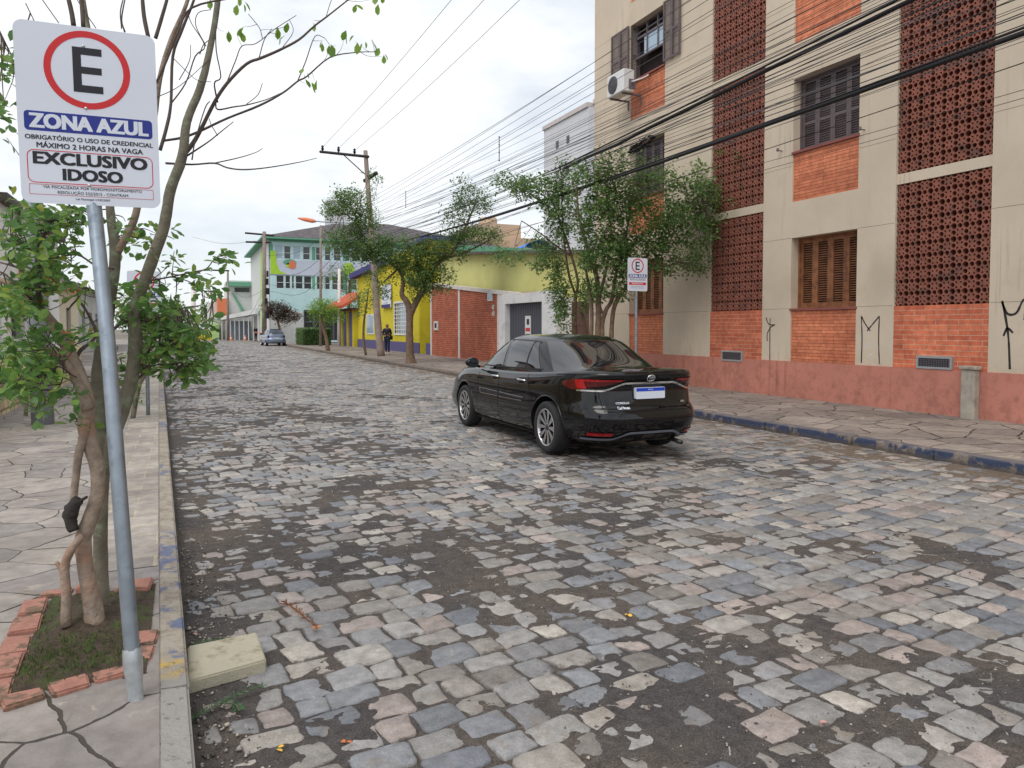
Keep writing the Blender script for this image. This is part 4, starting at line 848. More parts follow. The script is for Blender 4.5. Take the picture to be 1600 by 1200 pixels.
def patch(mb, fn, nu, nv, off, m=0):
    """fn(u,v) -> point on the body, u,v in 0..1; offset along the surface normal"""
    G = np.array([[fn(i/nu, j/nv) for j in range(nv+1)] for i in range(nu+1)]); du = np.gradient(G, axis=0); dv = np.gradient(G, axis=1)
    nn = np.cross(du, dv); nn /= np.linalg.norm(nn, axis=2)[..., None]+1e-9
    ctr = np.array([0, 2.3, .6]); sg = np.sign(((G-ctr)*nn).sum(2).mean()); Q = G+nn*sg*off
    V = list(Q.reshape(-1, 3)); k = nv+1
    mb.add(V, [(i*k+j, (i+1)*k+j, (i+1)*k+j+1, i*k+j+1) for i in range(nu) for j in range(nv)], m, True)
def apply_bool(bm, cutters, name, mats):
    me = bpy.data.meshes.new(name); bm.to_mesh(me); bm.free()
    for m in mats: me.materials.append(m)
    ob = bpy.data.objects.new(name, me); COL.objects.link(ob); tmp = []
    for cm in cutters:
        co = cm.build('cutter', mats[1]); tmp.append(co); md = ob.modifiers.new('cut', 'BOOLEAN'); md.operation = 'DIFFERENCE'; md.object = co; md.solver = 'EXACT'
        try: md.material_mode = 'TRANSFER'
        except Exception: pass
    dg = bpy.context.evaluated_depsgraph_get(); res = bpy.data.meshes.new_from_object(ob.evaluated_get(dg))
    for o in tmp+[ob]: bpy.data.objects.remove(o)
    res.polygons.foreach_set('use_smooth', np.ones(len(res.polygons), bool)); res.set_sharp_from_angle(angle=R(38)); return res
def mirror_patch(mb, fn, nu, nv, off, m=0):
    for sg in (-1, 1): patch(mb, lambda u, v: fn(u, v, sg), nu, nv, off, m)
def wheel(name, car, x, y, sg, r=.325, spokes=10):
    w = bpy.data.objects.new(name, None); COL.objects.link(w); w.parent = car; w.location = (x, y, r); w.empty_display_size = .1
    hw = .108; mb = MB()
    mb.lathe([(r*.70, -hw*.9), (r*.8, -hw), (r*.93, -hw), (r*.985, -hw*.8), (r, -hw*.4), (r, hw*.4), (r*.985, hw*.8), (r*.93, hw), (r*.8, hw), (r*.70, hw*.9)], (0, 0, 0), 0, 40); mb.build('tyre', M['tyre'], w, False)
    mb = MB(); q = sg
    mb.lathe([(r*.715, q*hw*.93), (r*.70, q*hw*.97), (r*.665, q*hw*.9), (r*.655, q*hw*.5)], (0, 0, 0), 0, 40, 0)
    mb.lathe([(r*.70, -q*hw*.8), (r*.66, q*hw*.1), (0, q*hw*.1)], (0, 0, 0), 0, 32, 1)
    mb.lathe([(0, q*hw*.78), (r*.10, q*hw*.78), (r*.13, q*hw*.70), (r*.14, q*hw*.3)], (0, 0, 0), 0, 20, 1)
    for k in range(spokes):
        for d in (-.085, .085):
            a = 2*math.pi*k/spokes; t0, t1 = a+d*.6, a+d
            pts = []
            for rr, tt, hwid, ax in ((r*.12, t0, .010, .72), (r*.45, a+d*.9, .011, .80), (r*.675, t1*1.0, .0145, .90)):
                ce = np.array([rr*math.cos(tt), rr*math.sin(tt)]); n2 = np.array([-math.sin(tt), math.cos(tt)])
                for e in (-1, 1): p = ce+n2*e*hwid; pts.append((q*hw*ax, p[0], p[1]))
                for e in (1, -1): p = ce+n2*e*hwid*.8; pts.append((q*hw*(ax-.35), p[0], p[1]))
            for b in (0, 4): mb.add(pts[b:b+8], [(0,1,5,4)], 0); mb.add(pts[b:b+8], [(1,2,6,5), (3,0,4,7)], 1)
    mb.build('rim', [M['alloy'], M['alloyd']], w, False); return w
def build_sedan(loc, rz):
    car = thing('parked_car', loc, 'shiny black four door sedan seen from behind on the cobbled street', 'car', rz=rz)
    low = [(0, .11, .24, 4.68), (.05, .06, .15, 4.75), (.16, .02, .05, 4.79), (.32, .0, .0, 4.81), (.42, .0, .005, 4.81), (.48, .003, .03, 4.79), (.55, .006, .080, 4.76), (.74, .010, .105, 4.7), (.84, .018, .09, 4.63), (.92, .034, .055, 4.55), (.97, .052, .045, 4.48), (1.0, .078, .07, 4.40)]
    top = [(0, .80, .42, 3.80), (.2, .780, .58, 3.60), (.45, .745, .80, 3.32), (.7, .695, 1.06, 3.02), (.85, .645, 1.25, 2.80), (.94, .595, 1.40, 2.64), (1.0, .53, 1.58, 2.48)]
    ze = [(0, 1.03), (.06, 1.045), (.35, 1.05), (.8, 1.025), (1.4, .985), (2.2, .955), (3.2, .945), (3.7, .93), (4.1, .87), (4.5, .77), (4.9, .62)]
    zb = [(0, .215), (.5, .21), (1.0, .19), (3.6, .19), (4.2, .2), (4.7, .22)]
    zt = [(0, 1.10), (.6, 1.17), (1.0, 1.30), (1.4, 1.40), (1.75, 1.437), (2.2, 1.45), (2.6, 1.452), (3.0, 1.43), (3.6, 1.36), (4, 1.3)]
    s = CarShape(low, top, .888, 5.2, 3.6, ze, zb, zt, (.75, 3.95)); ry, fy = .98, 3.68
    cut = []
    for y in (ry, fy):
        for sg in (-1, 1):
            m = MB(); m.lathe([(.375, -.2), (.375, .3)], (sg*.75+sg*.0, y, .335), 0, 44, 0, True)
            n = 44; m.f += [list(range(n-1, -1, -1)), list(range(n, 2*n))]; m.m += [0, 0]; m.sm += [False, False]
            if sg < 0: m.v = [(-abs(v[0]) if True else 0, v[1], v[2]) for v in m.v]
            cut.append(m)
    for m in cut: m.v = [(math.copysign(min(max(abs(v[0]), .5), 1.05), v[0]), v[1], v[2]) for v in m.v]
    body = put('body', apply_bool(s.lower_bm(), cut, 'body', [M['paintk'], M['black']]), car, False)
    gb = s.green_bm(); me = bpy.data.meshes.new('cabin'); gb.to_mesh(me); gb.free(); me.materials.append(M['paintk']); me.polygons.foreach_set('use_smooth', np.ones(len(me.polygons), bool)); cabin = put('cabin', me, car, False)
    # glazing
    yA = lambda t: s.glev(t)[2]-.30; yC = lambda t: 1.24+.42*t
    def pane(lo_, hi_): return lambda u, v, sg: (lambda t: s.gside(t, lo_(t)+(max(hi_(t), lo_(t)+.01)-lo_(t))*u, sg))(.17+(.86-.17)*v)
    for sg in (-1, 1):
        for lo_, hi_ in ((lambda t: 2.42, lambda t: max(yA(t), 2.44)), (lambda t: 1.72, lambda t: 2.33), (lambda t: min(yC(t), 1.67), lambda t: 1.68)):
            mb = MB(); p = pane(lo_, hi_); patch(mb, lambda u, v: p(u, v, sg), 14, 10, .004); mb.build('side_window', M['cglass'], car, False)
        mb = MB(); patch(mb, lambda u, v: (lambda t: s.gside(t, yC(t)-.03+(yA(t)+.06-yC(t)+.03)*u, sg))(.845+.045*v), 24, 2, .003)
        patch(mb, lambda u, v: (lambda t: s.gside(t, yC(t)-.05+(yA(t)+.1-yC(t)+.05)*u, sg))(.135+.035*v), 24, 2, .003); patch(mb, lambda u, v: (lambda t: s.gside(t, 1.685+.03*u, sg))(.17+.55*v), 2, 8, .005); mb.build('window_seal', M['black'], car, False)
    mb = MB(); patch(mb, lambda u, v: (lambda t: s.gend(t, (u*2-1)*(.93-.03*v), -1))(.05+.87*v), 28, 16, .004); mb.build('rear_window', M['cglass'], car, False)
    mb = MB(); patch(mb, lambda u, v: (lambda t: s.gend(t, (u*2-1)*.84, 1))(.08+.82*v), 20, 12, .004); mb.build('windscreen', M['cglass'], car, False)
    # shut lines
    mb = MB()
    for sg in (-1, 1):
        for y0, y1, ta, tb in ((3.16, 3.10, .06, .99), (2.37, 2.37, .08, .99), (1.36, 1.52, .55, .99)):
            patch(mb, lambda u, v: s.side(ta+(tb-ta)*v, y0+(y1-y0)*v+.008*(u-.5), sg), 1, 14, .0018)
        patch(mb, lambda u, v: s.side(.06+.009*v, 1.42+1.7*u, sg), 16, 1, .0018)
        patch(mb, lambda u, v: s.body(.465+.515*v, sg*(.60+.07*(1-v)*0+.07*v+.008*u)), 1, 10, .0018)
        patch(mb, lambda u, v: s.side(.955+.012*v, .25+.55*u, sg), 12, 1, .002)
    patch(mb, lambda u, v: s.body(.462+.010*v, -.62+1.24*u), 24, 1, .0018); mb.build('panel_gaps', M['seam'], body, False)
    # tail lamps: dark red housing, bright red guide, silver fin
    for sg in (-1, 1):
        l0, l1 = .36, 1.17
        def lamp(u, v):
            l = l0+(l1-l0)*u; w = min(1, u/.25)**.8*min(1, (1-u)/.22)**.7; hi = .905-.012*u-.03*max(0, u-.8)/.2; lo_ = hi-.024-.120*w*min(1, .3+u*.95)
            return s.body(lo_+(hi-lo_)*v, sg*l)
        mb = MB(); patch(mb, lamp, 30, 6, .006); lp = mb.build('tail_lamp', M['taild'], car, False)
        def guide(u, v): l = .38+.56*u; hi = .903-.012*u; return s.body(hi-.027*(1-v), sg*l)
        mb = MB(); patch(mb, guide, 20, 2, .009)
        def guide2(u, v): l = .83+.13*u-(.06*(1-v)); return s.body(.765+.12*v, sg*l)
        patch(mb, guide2, 8, 5, .0085); mb.build('light_guide', M['tail'], lp, False)
        def fin(u, v): l = .29+.62*u; q = min(1, max(0, (u-.02)/.5)); base = .835-.105*(q*q*(3-2*q)); return s.body(base+.030*v*(1-.3*u), sg*l)
        mb = MB(); patch(mb, fin, 24, 2, .011); mb.build('chrome_fin', M['chrome'], lp, False)
        mb = MB(); patch(mb, lambda u, v: s.body(.125+.045*v, sg*(.50+.30*u)), 10, 2, .006); mb.build('reflector', M['tail'], car, False)
        mb = MB(); patch(mb, lambda u, v: (lambda q: s.body(.150-.085*q+.034*v, sg*(.0+.86*u)))(min(1, max(0, (u-.32)/.28))**2*(3-2*min(1, max(0, (u-.32)/.28)))), 28, 2, .012); mb.build('bumper_trim', M['trimg'], car, False)
    mb = MB(); patch(mb, lambda u, v: s.body(.835+.030*v, -.33+.66*u), 20, 2, .012); mb.build('chrome_strip', M['chrome'], body, False)
    # number plate without characters, badge, lettering
    q = s.body(.70, 0.0); zp = .80; yp = q[1]-.035
    mb = MB(); mb.prism([(a, b) for a, b in rrect(-.2, .2, zp-.065, zp+.065, .01, 3)], 1, yp-.008, yp+.06); pl = mb.build('number_plate', M['signwhite'], car, False)
    mb = MB(); mb.box(-.196, .196, yp-.0095, yp-.0085, zp+.022, zp+.061); mb.build('plate_band', mat('plate_blue', c(30, 70, 190), .4, 0), pl, False)
    mb = MB(); fit_text(mb, "BRASIL", -.035, .035, zp+.042, .014, lambda x, z, o: (x, yp-.0100-o, z)); mb.build('lettering', M['signwhite'], pl, False)
    zb_ = .972; ye = s.body(s.tof(zb_, .06), 0)[1]-.006
    mb = MB()
    def ell(a, b, cx, cz, r): mb.tube([(cx+a*math.cos(t), s.body(s.tof(cz+b*math.sin(t), .06), 0)[1]-.007, cz+b*math.sin(t)) for t in np.linspace(0, 2*math.pi, 29)], r, 6, cap=False)
    ell(.052, .036, 0, zb_, .0055); ell(.040, .0125, 0, zb_+.014, .004); ell(.0135, .034, 0, zb_, .004); mb.build('badge', M['chrome'], car, False)
    zt_ = .645; yt = s.body(s.tof(zt_, .1), .4)[1]-.006
    def fb(x, z, o): yy = s.body(s.tof(z, .08), x)[1]; return (x, yy-.008-o, z)
    mb = MB(); fit_text(mb, "COROLLA", -.455, -.28, .692, .022, fb, .004, 0, .002); mb.build('lettering', M['chrome'], body, False)
    mb = MB(); fit_text(mb, "CarHouse", -.445, -.29, .640, .030, fb, .0015, 0, .001); mb.build('sticker_lettering', M['signwhite'], body, False)
    mb = MB(); fit_text(mb, "XEi", .44, .505, .685, .020, fb, .004, 0, .002); mb.build('lettering', M['chrome'], body, False)
    # side details
    for sg in (-1, 1):
        for y in (2.52, 1.66):
            p = s.side(s.tof(.865, y), y, sg); mb = MB(); mb.tube(smooth([(p[0]-sg*.004, y-.11, p[2]), (p[0]+sg*.026, y-.07, p[2]+.006), (p[0]+sg*.028, y+.06, p[2]+.008), (p[0]-sg*.004, y+.11, p[2]+.006)]), .011, 8)
            h = mb.build('door_handle', M['chrome'], car, False)
            mb = MB(); patch(mb, lambda u, v: s.side(s.tof(.825+.05*v, y), y-.07+.13*u, sg), 4, 3, .0025); mb.build('handle_cup', M['seam'], h, False)
        mb = MB()
        for z0, z1, za, zb2 in ((.605, .655, 1.60, 3.02),):
            def ln(ya, yb, fa, fb_): patch(mb, lambda u, v: s.side(s.tof((fa+(fb_-fa)*u)+.010*v, 2), ya+(yb-ya)*u, sg), 20, 1, .008)
            ln(1.58, 2.34, .63, .655); ln(2.39, 3.04, .657, .668); ln(1.62, 2.34, .585, .590); ln(2.39, 2.98, .590, .592); patch(mb, lambda u, v: s.side(s.tof(.592+.076*v, 2), 2.98+.06*v+.010*u, sg), 1, 4, .008)
        mb.build('door_moulding', M['chrome'], car, False)
        mb = MB(); V = []; nu, nv = 14, 8
        for i in range(nv+1):
            for j in range(nu):
                a = 2*math.pi*j/nu; b = math.pi*i/nv; V.append((sg*(.985+.105*math.sin(b)*math.cos(a)), 3.10+.085*math.cos(b)+.0, 1.035+.075*math.sin(b)*math.sin(a)))
        mb.add(V, [(i*nu+j, i*nu+(j+1) % nu, (i+1)*nu+(j+1) % nu, (i+1)*nu+j) for i in range(nv) for j in range(nu)], 0, True)
        mb.tube([(sg*.92, 3.14, 1.0), (sg*.83, 3.16, .965)], .022, 8); mr = mb.build('wing_mirror', M['paintk'], car, False)
        mb = MB(); mb.lathe([(.0, 0), (.078, .0)], (sg*.985, 3.018, 1.035), 1, 20); mb.build('mirror_glass', M['cglass'], mr, False)
        mb = MB(); patch(mb, lambda u, v: s.side(.0+.055*v, 1.40+1.9*u, sg), 16, 3, .010); mb.build('sill_trim', M['black'], car, False)
        for y in (ry, fy):
            mb = MB(); pts = []
            for a in np.linspace(R(-12), R(192), 40):
                yy, zz = y+.382*math.cos(a), .335+.382*math.sin(a); pts.append(s.side(max(0, s.tof(zz, yy)), yy, sg)+np.array([-sg*.004, 0, 0]))
            mb.tube(pts, .010, 6); mb.build('arch_lip', M['paintk'], body, False)
            wheel('wheel', car, sg*.775, y, sg)
        mb = MB(); patch(mb, lambda u, v: s.body(.80+.10*v, sg*(s.outline(s.W, .05, 4.5, s.n)[2][-1]-.75+.5*u)), 12, 3, .006); mb.build('headlight', M['chrome'], car, False)
    mb = MB(); mb.box(-.66, .66, .75, 4.2, .175, .28); mb.build('underbody', M['black'], car, False)
    mb = MB(); mb.tube([(.45, .55, .20), (.45, .20, .205), (.46, .08, .19)], .026, 10); mb.build('exhaust_pipe', M['alloyd'], car, False)
    for o in list(car.children_recursive):
        if o.parent == car and o.type == 'EMPTY': o.location.y *= 1.06
        elif o.type == 'MESH' and o.parent.name.split('.')[0] != 'wheel':
            for v in o.data.vertices: v.co.y *= 1.06
    return car
CARX, CARY = 4.95, 7.06
build_sedan((CARX, CARY, .012), 0)
def build_hatch(loc, rz):
    car = thing('parked_car', loc, 'small silver blue hatchback parked at the far kerb', 'car', rz=rz)
    low = [(0, .10, .14, 3.78), (.08, .04, .04, 3.86), (.3, .0, .0, 3.9), (.5, .0, .03, 3.88), (.6, .01, .07, 3.85), (.8, .012, .09, 3.75), (.95, .03, .10, 3.66), (1, .06, .12, 3.6)]
    top = [(0, .755, .10, 3.0), (.3, .72, .20, 2.75), (.6, .665, .34, 2.45), (.85, .60, .5, 2.2), (.95, .56, .6, 2.1), (1, .5, .72, 1.98)]
    ze = [(0, .95), (.5, .95), (2, .92), (2.9, .9), (3.4, .8), (4, .66)]; zb = [(0, .27), (.6, .22), (3.2, .22), (4, .25)]; zt = [(0, 1.36), (.5, 1.40), (1.4, 1.43), (2.2, 1.42), (3, 1.36), (4, 1.3)]
    s = CarShape(low, top, .83, 5, 4, ze, zb, zt, (.6, 3.2)); cut = []
    for y in (.78, 3.2):
        for sg in (-1, 1):
            m = MB(); m.lathe([(.33, 0), (.33, 1)], (0, y, .30), 0, 30); n = 30; m.f += [list(range(n-1, -1, -1)), list(range(n, 2*n))]; m.m += [0, 0]; m.sm += [False, False]
            m.v = [(sg*(.5 if v[0] < .5 else 1.0), v[1], v[2]) for v in m.v]; cut.append(m)
    put('body', apply_bool(s.lower_bm(60), cut, 'body', [M['paints'], M['black']]), car, False)
    gb = s.green_bm(50); me = bpy.data.meshes.new('cabin'); gb.to_mesh(me); gb.free(); me.materials.append(M['paints']); me.polygons.foreach_set('use_smooth', np.ones(len(me.polygons), bool)); put('cabin', me, car, False)
    mb = MB(); patch(mb, lambda u, v: (lambda t: s.gend(t, (u*2-1)*.80, -1))(.1+.76*v), 12, 8, .006); mb.build('rear_window', M['glassd'], car, False)
    for sg in (-1, 1):
        for y0, y1 in ((.65, 1.35), (1.42, 2.05)): mb = MB(); patch(mb, lambda u, v: s.gside(.12+.74*v, y0+(y1-y0)*u-.0*v, sg), 8, 6, .006); mb.build('side_window', M['glassd'], car, False)
        mb = MB(); patch(mb, lambda u, v: s.body(.64+.27*v, sg*(.60+.20*u)), 6, 6, .010); mb.build('tail_lamp', M['taild'], car, False)
        for y in (.78, 3.2): wheel('wheel', car, sg*.72, y, sg, .285, 6)
        mb = MB(); mb.cbox(sg*.93-.09, sg*.93+.09, 2.35, 2.47, .93, 1.06, .03); mb.build('wing_mirror', M['black'], car, False)
    mb = MB(); patch(mb, lambda u, v: s.body(.36+.05*v, -.8+1.6*u), 20, 2, .012); mb.build('bumper_trim', M['trimg'], car, False)
    mb = MB(); mb.box(-.2, .2, .0, .09, .60, .71); mb.build('number_plate', M['hosp'], car, False)
    mb = MB(); patch(mb, lambda u, v: (lambda t: s.gend(t, (u*2-1)*.8, -1))(.9+.09*v), 12, 2, .03); mb.build('roof_spoiler', M['black'], car, False)
    return car
build_hatch((7.25, 64.8, .01), R(3))
# ------------------------------------------------------------ trees and plants
LT = np.array([(0, 0, 0), (-.27, .42, .06), (-.25, .76, .03), (0, 1, -.06), (.25, .76, .03), (.27, .42, .06), (0, .52, -.03)])
def leaves_mesh(name, pos, dr, size, m, simple=False, flat=.35, wd=1.25):
    n = len(pos); dr = dr/(np.linalg.norm(dr, axis=1)[:, None]+1e-9); up = np.array([0, 0, 1.])+rng.normal(0, flat, (n, 3))
    sd = np.cross(dr, up); sd /= np.linalg.norm(sd, axis=1)[:, None]+1e-9; nn = np.cross(sd, dr)
    T = LT[[0, 1, 3, 5]] if simple else LT; k = len(T); sz = np.asarray(size)[:, None, None]
    V = pos[:, None, :]+sz*(T[None, :, 0, None]*sd[:, None]*(wd if simple else 1)+T[None, :, 1, None]*dr[:, None]+T[None, :, 2, None]*nn[:, None])
    b = (np.arange(n)*k)[:, None]
    if simple: Fc = [b+np.array([0, 3, 2]), b+np.array([0, 2, 1])]
    else: Fc = [b+np.array([0, 6, 1]), b+np.array([0, 5, 6]), b+np.array([1, 6, 3, 2]), b+np.array([5, 4, 3, 6])]
    col = np.repeat(np.clip(rng.beta(2.2, 2.6, n)*.9+rng.normal(0, .08, n)+.1*(rng.random(n) > .96), 0, 1), k)
    return npmesh(name, V.reshape(-1, 3), Fc, [m], {'lcol': col}, sm=not simple)
def rosettes(centers, per, size, spread, out=None, droop=.1):
    c_ = np.repeat(centers, per, 0); n = len(c_); d = rng.normal(0, 1, (n, 3)); d[:, 2] = d[:, 2]*.6-droop
    d /= np.linalg.norm(d, axis=1)[:, None]; p = c_+d*spread*rng.random((n, 1))+rng.normal(0, spread*.35, (n, 3)); return p, d, size*rng.uniform(.65, 1.25, n)
def blob(x, y, rx, ry, d, n, dd=.5, shell=.0):
    o = []
    while len(o) < n:
        q = rng.uniform(-1, 1, 3)
        if q @ q > 1 or q @ q < shell: continue
        o.append(P(x+q[0]*rx, y+q[1]*ry, d+q[2]*dd))
    return np.array(o).reshape(-1, 3)
def limb(mb, pts, d, m=0, n=9, jit=.05, dj=None, k=4):
    """pts (x, y, width in pixels[, depth])"""
    W_ = []; r = []
    for i, p in enumerate(pts): dd = p[3] if len(p) > 3 else d; W_.append(P(p[0], p[1], dd)); r.append(p[2]/2*dd/F)
    Q = smooth(np.c_[np.array(W_), r], k); mb.tube(Q[:, :3], np.maximum(Q[:, 3], .0015), n, m, jit=jit); return Q
def twigs_to(mb, centers, anchors, r0, m=0, k=3, maxd=None):
    A = np.array(anchors)
    for ct in centers:
        dd = np.linalg.norm(A-ct, axis=1); j = np.argmin(dd+rng.uniform(0, .25*dd.mean(), len(dd))); a = A[j]
        if maxd and dd[j] > maxd: continue
        mid = (a+ct)/2+rng.normal(0, .06*dd[j]+.004, 3)-np.array([0, 0, .05*dd[j]]); mb.tube(smooth([a, mid, ct], k), np.linspace(r0, r0*.35, 2*k+1), 4, m, cap=False)
# --- the near tree by the sign
t1 = thing('street_tree', (-.45, 4.1, .12), 'many-stemmed tree with bare upper branches and broad leaves in the brick-edged pit', 'tree', 'street trees')
mb = MB(); anc = []
def L1(pts, d, m=0, n=9, jit=.05): anc.append(limb(mb, pts, d, m, n, jit))
L1([(150, 980, 32), (142, 930, 25), (133, 880, 23), (130, 842, 24), (143, 805, 22), (152, 770, 20), (153, 735, 21), (143, 700, 23), (134, 665, 25), (137, 630, 21), (122, 580, 19), (97, 528, 17), (70, 490, 14), (46, 468, 11), (20, 446, 8), (-20, 430, 6)], 3.5, 0, 12)
L1([(138, 640, 20), (118, 590, 14), (104, 568, 12), (86, 552, 12), (70, 544, 8)], 3.47)
L1([(163, 978, 30), (158, 930, 23), (157, 850, 21), (158, 780, 21), (158, 700, 26), (155, 610, 26), (160, 545, 21), (172, 470, 17), (180, 400, 16), (174, 345, 13), (170, 300, 12), (160, 180, 10), (140, 60, 8), (130, 0, 7), (126, -40, 6)], 3.72, 1, 12)
L1([(182, 396, 12), (198, 368, 12), (212, 335, 11), (224, 270, 10), (240, 190, 9), (250, 120, 8), (268, 60, 7), (290, 10, 6), (300, -30, 5)], 3.72)
L1([(103, 978, 16), (103, 920, 14), (101, 885, 14), (112, 858, 12), (128, 838, 12)], 3.42)
L1([(112, 800, 12), (117, 760, 11), (122, 715, 12), (131, 680, 13), (136, 655, 12)], 3.46)
L1([(96, 890, 7), (88, 878, 6)], 3.42)
L1([(160, 745, 18), (172, 695, 22), (189, 645, 23), (206, 590, 21), (212, 530, 21), (209, 492, 19), (222, 450, 18), (240, 400, 18), (257, 350, 17), (267, 295, 16), (285, 245, 15), (292, 190, 13), (312, 140, 12), (327, 82, 10), (338, 20, 9), (343, -30, 8)], 3.72, 1, 10)
mb.build('trunk', [M['bark'], M['bark2']], t1)
mb = MB()
thin = [
 ([(250, 235, 6), (260, 200, 6), (267, 162, 5), (270, 88, 5), (285, 45, 5), (303, 0, 4), (310, -30, 4)], 3.7),
 ([(244, 130, 4), (260, 95, 4), (278, 50, 4), (300, 12, 3.5), (370, -5, 3)], 3.65), ([(243, 60, 6), (252, 30, 6), (262, -5, 5), (270, -40, 4)], 3.6),
 ([(280, 250, 7), (300, 226, 7), (315, 200, 6), (335, 160, 5.5), (355, 130, 5), (385, 100, 4.5), (407, 91, 4.5), (437, 78, 4), (467, 62, 3.5), (492, 40, 3), (512, 25, 2.5), (550, -5, 2)], 3.8),
 ([(254, 220, 4), (285, 215, 4), (312, 205, 4), (355, 185, 3.5), (405, 165, 3.5), (442, 145, 3), (465, 127, 2.6), (480, 119, 2.4), (515, 90, 2), (555, 82, 1.6), (585, 81, 1.2)], 3.85),
 ([(465, 127, 2), (478, 95, 1.8), (492, 57, 1.4), (507, 59, 1.2)], 3.85), ([(259, 255, 4), (300, 257, 3), (335, 255, 2.8), (355, 262, 2.6), (380, 265, 2.4), (417, 262, 2), (465, 254, 1.4), (495, 247, 1)], 3.75),
 ([(335, 255, 2), (375, 246, 1.6), (400, 238, 1.2), (410, 232, 1)], 3.75), ([(337, 158, 2.5), (340, 171, 2.5), (365, 167, 2.2), (385, 164, 2), (415, 156, 1.5), (440, 145, 1.2)], 3.85), ([(385, 163, 1.2), (403, 148, 1.2), (410, 130, 1)], 3.85),
 ([(290, 245, 3), (325, 222, 2.2), (340, 210, 1.8), (365, 190, 1.2)], 3.75), ([(340, 212, 1.5), (330, 195, 1.3), (327, 185, 1)], 3.75),
 ([(340, 160, 3), (335, 130, 2.4), (345, 120, 2), (338, 80, 2), (337, 40, 1.6)], 3.8), ([(352, 135, 2), (368, 95, 1.8), (378, 72, 1.6), (400, 68, 1.4), (430, 45, 1.2), (463, 24, 1)], 3.8), ([(405, 90, 1.8), (413, 62, 1.6), (425, 45, 1.2)], 3.85), ([(410, 60, 1.2), (405, 43, 1.2), (388, 22, 1)], 3.85),
 ([(312, 85, 2), (318, 70, 1.5), (330, 60, 1.5)], 3.75), ([(265, 165, 2.4), (290, 130, 2), (305, 88, 2), (320, 72, 1.6), (300, 38, 1.4), (295, 25, 1.2)], 3.7), ([(322, 72, 1.6), (306, 40, 1.4), (310, 20, 1.2), (330, 15, 1)], 3.7),
 ([(280, 125, 1.4), (296, 95, 1.2), (298, 70, 1)], 3.7), ([(270, 90, 1.4), (290, 110, 1.2), (308, 125, 1), (330, 128, 1)], 3.7), ([(245, 152, 1.4), (275, 138, 1.2), (300, 118, 1), (330, 90, 1)], 3.7),
 ([(300, 250, 2.6), (305, 220, 2), (320, 170, 2), (328, 158, 1.5)], 3.72), ([(440, 76, 1.2), (458, 50, 1), (452, 30, 1)], 3.85), ([(510, 25, 1.2), (515, 8, 1.2), (520, -5, 1)], 3.8),
 ([(115, 40, 8), (112, 20, 8), (105, -10, 7)], 3.7), ([(130, 42, 7), (128, 10, 7), (124, -20, 6)], 3.65), ([(190, 45, 2), (188, 20, 2), (192, 0, 2)], 3.7), ([(195, 50, 3), (190, 30, 2.5), (196, -5, 2)], 3.75), ([(92, 36, 1.5), (70, 5, 1.5), (60, -10, 1.5)], 3.6), ([(150, 44, 1.5), (130, 15, 1.4), (115, -10, 1.2)], 3.7), ([(8, 70, 1.6), (-5, 40, 1.6)], 3.5), ([(232, 60, 7), (225, 25, 7), (222, -10, 6)], 3.7), ([(55, 36, 1.5), (40, 5, 1.5)], 3.6),
 ([(210, 500, 5), (190, 505, 5), (176, 515, 5), (150, 525, 4)], 3.7), ([(212, 505, 5), (240, 498, 4), (262, 492, 3), (290, 480, 2)], 3.75), ([(225, 440, 3), (270, 432, 2.6), (300, 425, 2.2), (322, 420, 1.8), (335, 405, 1.6), (350, 398, 1.2)], 3.8), ([(270, 432, 2), (295, 440, 1.8), (320, 455, 1.5), (335, 470, 1.2)], 3.8),
 ([(118, 560, 6), (128, 545, 6), (142, 535, 5), (150, 520, 5), (140, 495, 4), (122, 470, 3.5), (105, 485, 2)], 3.55), ([(62, 480, 8), (60, 450, 8), (62, 420, 8), (56, 395, 6), (66, 370, 5), (95, 345, 4), (110, 335, 3), (115, 322, 2)], 3.45), ([(58, 400, 4), (40, 385, 5), (20, 378, 6), (0, 370, 5)], 3.45), ([(30, 455, 3), (10, 430, 3), (-10, 422, 3)], 3.4), ([(50, 470, 3), (42, 440, 3), (30, 420, 3), (0, 410, 2.5)], 3.4), ([(178, 420, 4), (150, 415, 3), (120, 398, 3), (80, 405, 2)], 3.65), ([(0, 600, 3), (60, 590, 2), (95, 570, 2)], 3.4), ([(100, 555, 3), (95, 600, 2), (60, 640, 1.5)], 3.45), ([(206, 590, 4), (225, 575, 4), (250, 570, 3), (275, 575, 2)], 3.8), ([(208, 600, 3), (235, 545, 3), (262, 540, 2)], 3.85)]
for pts, d in thin: anc.append(limb(mb, pts, d, 0, 6, .04))
ANC = np.concatenate([a[:, :3] for a in anc])
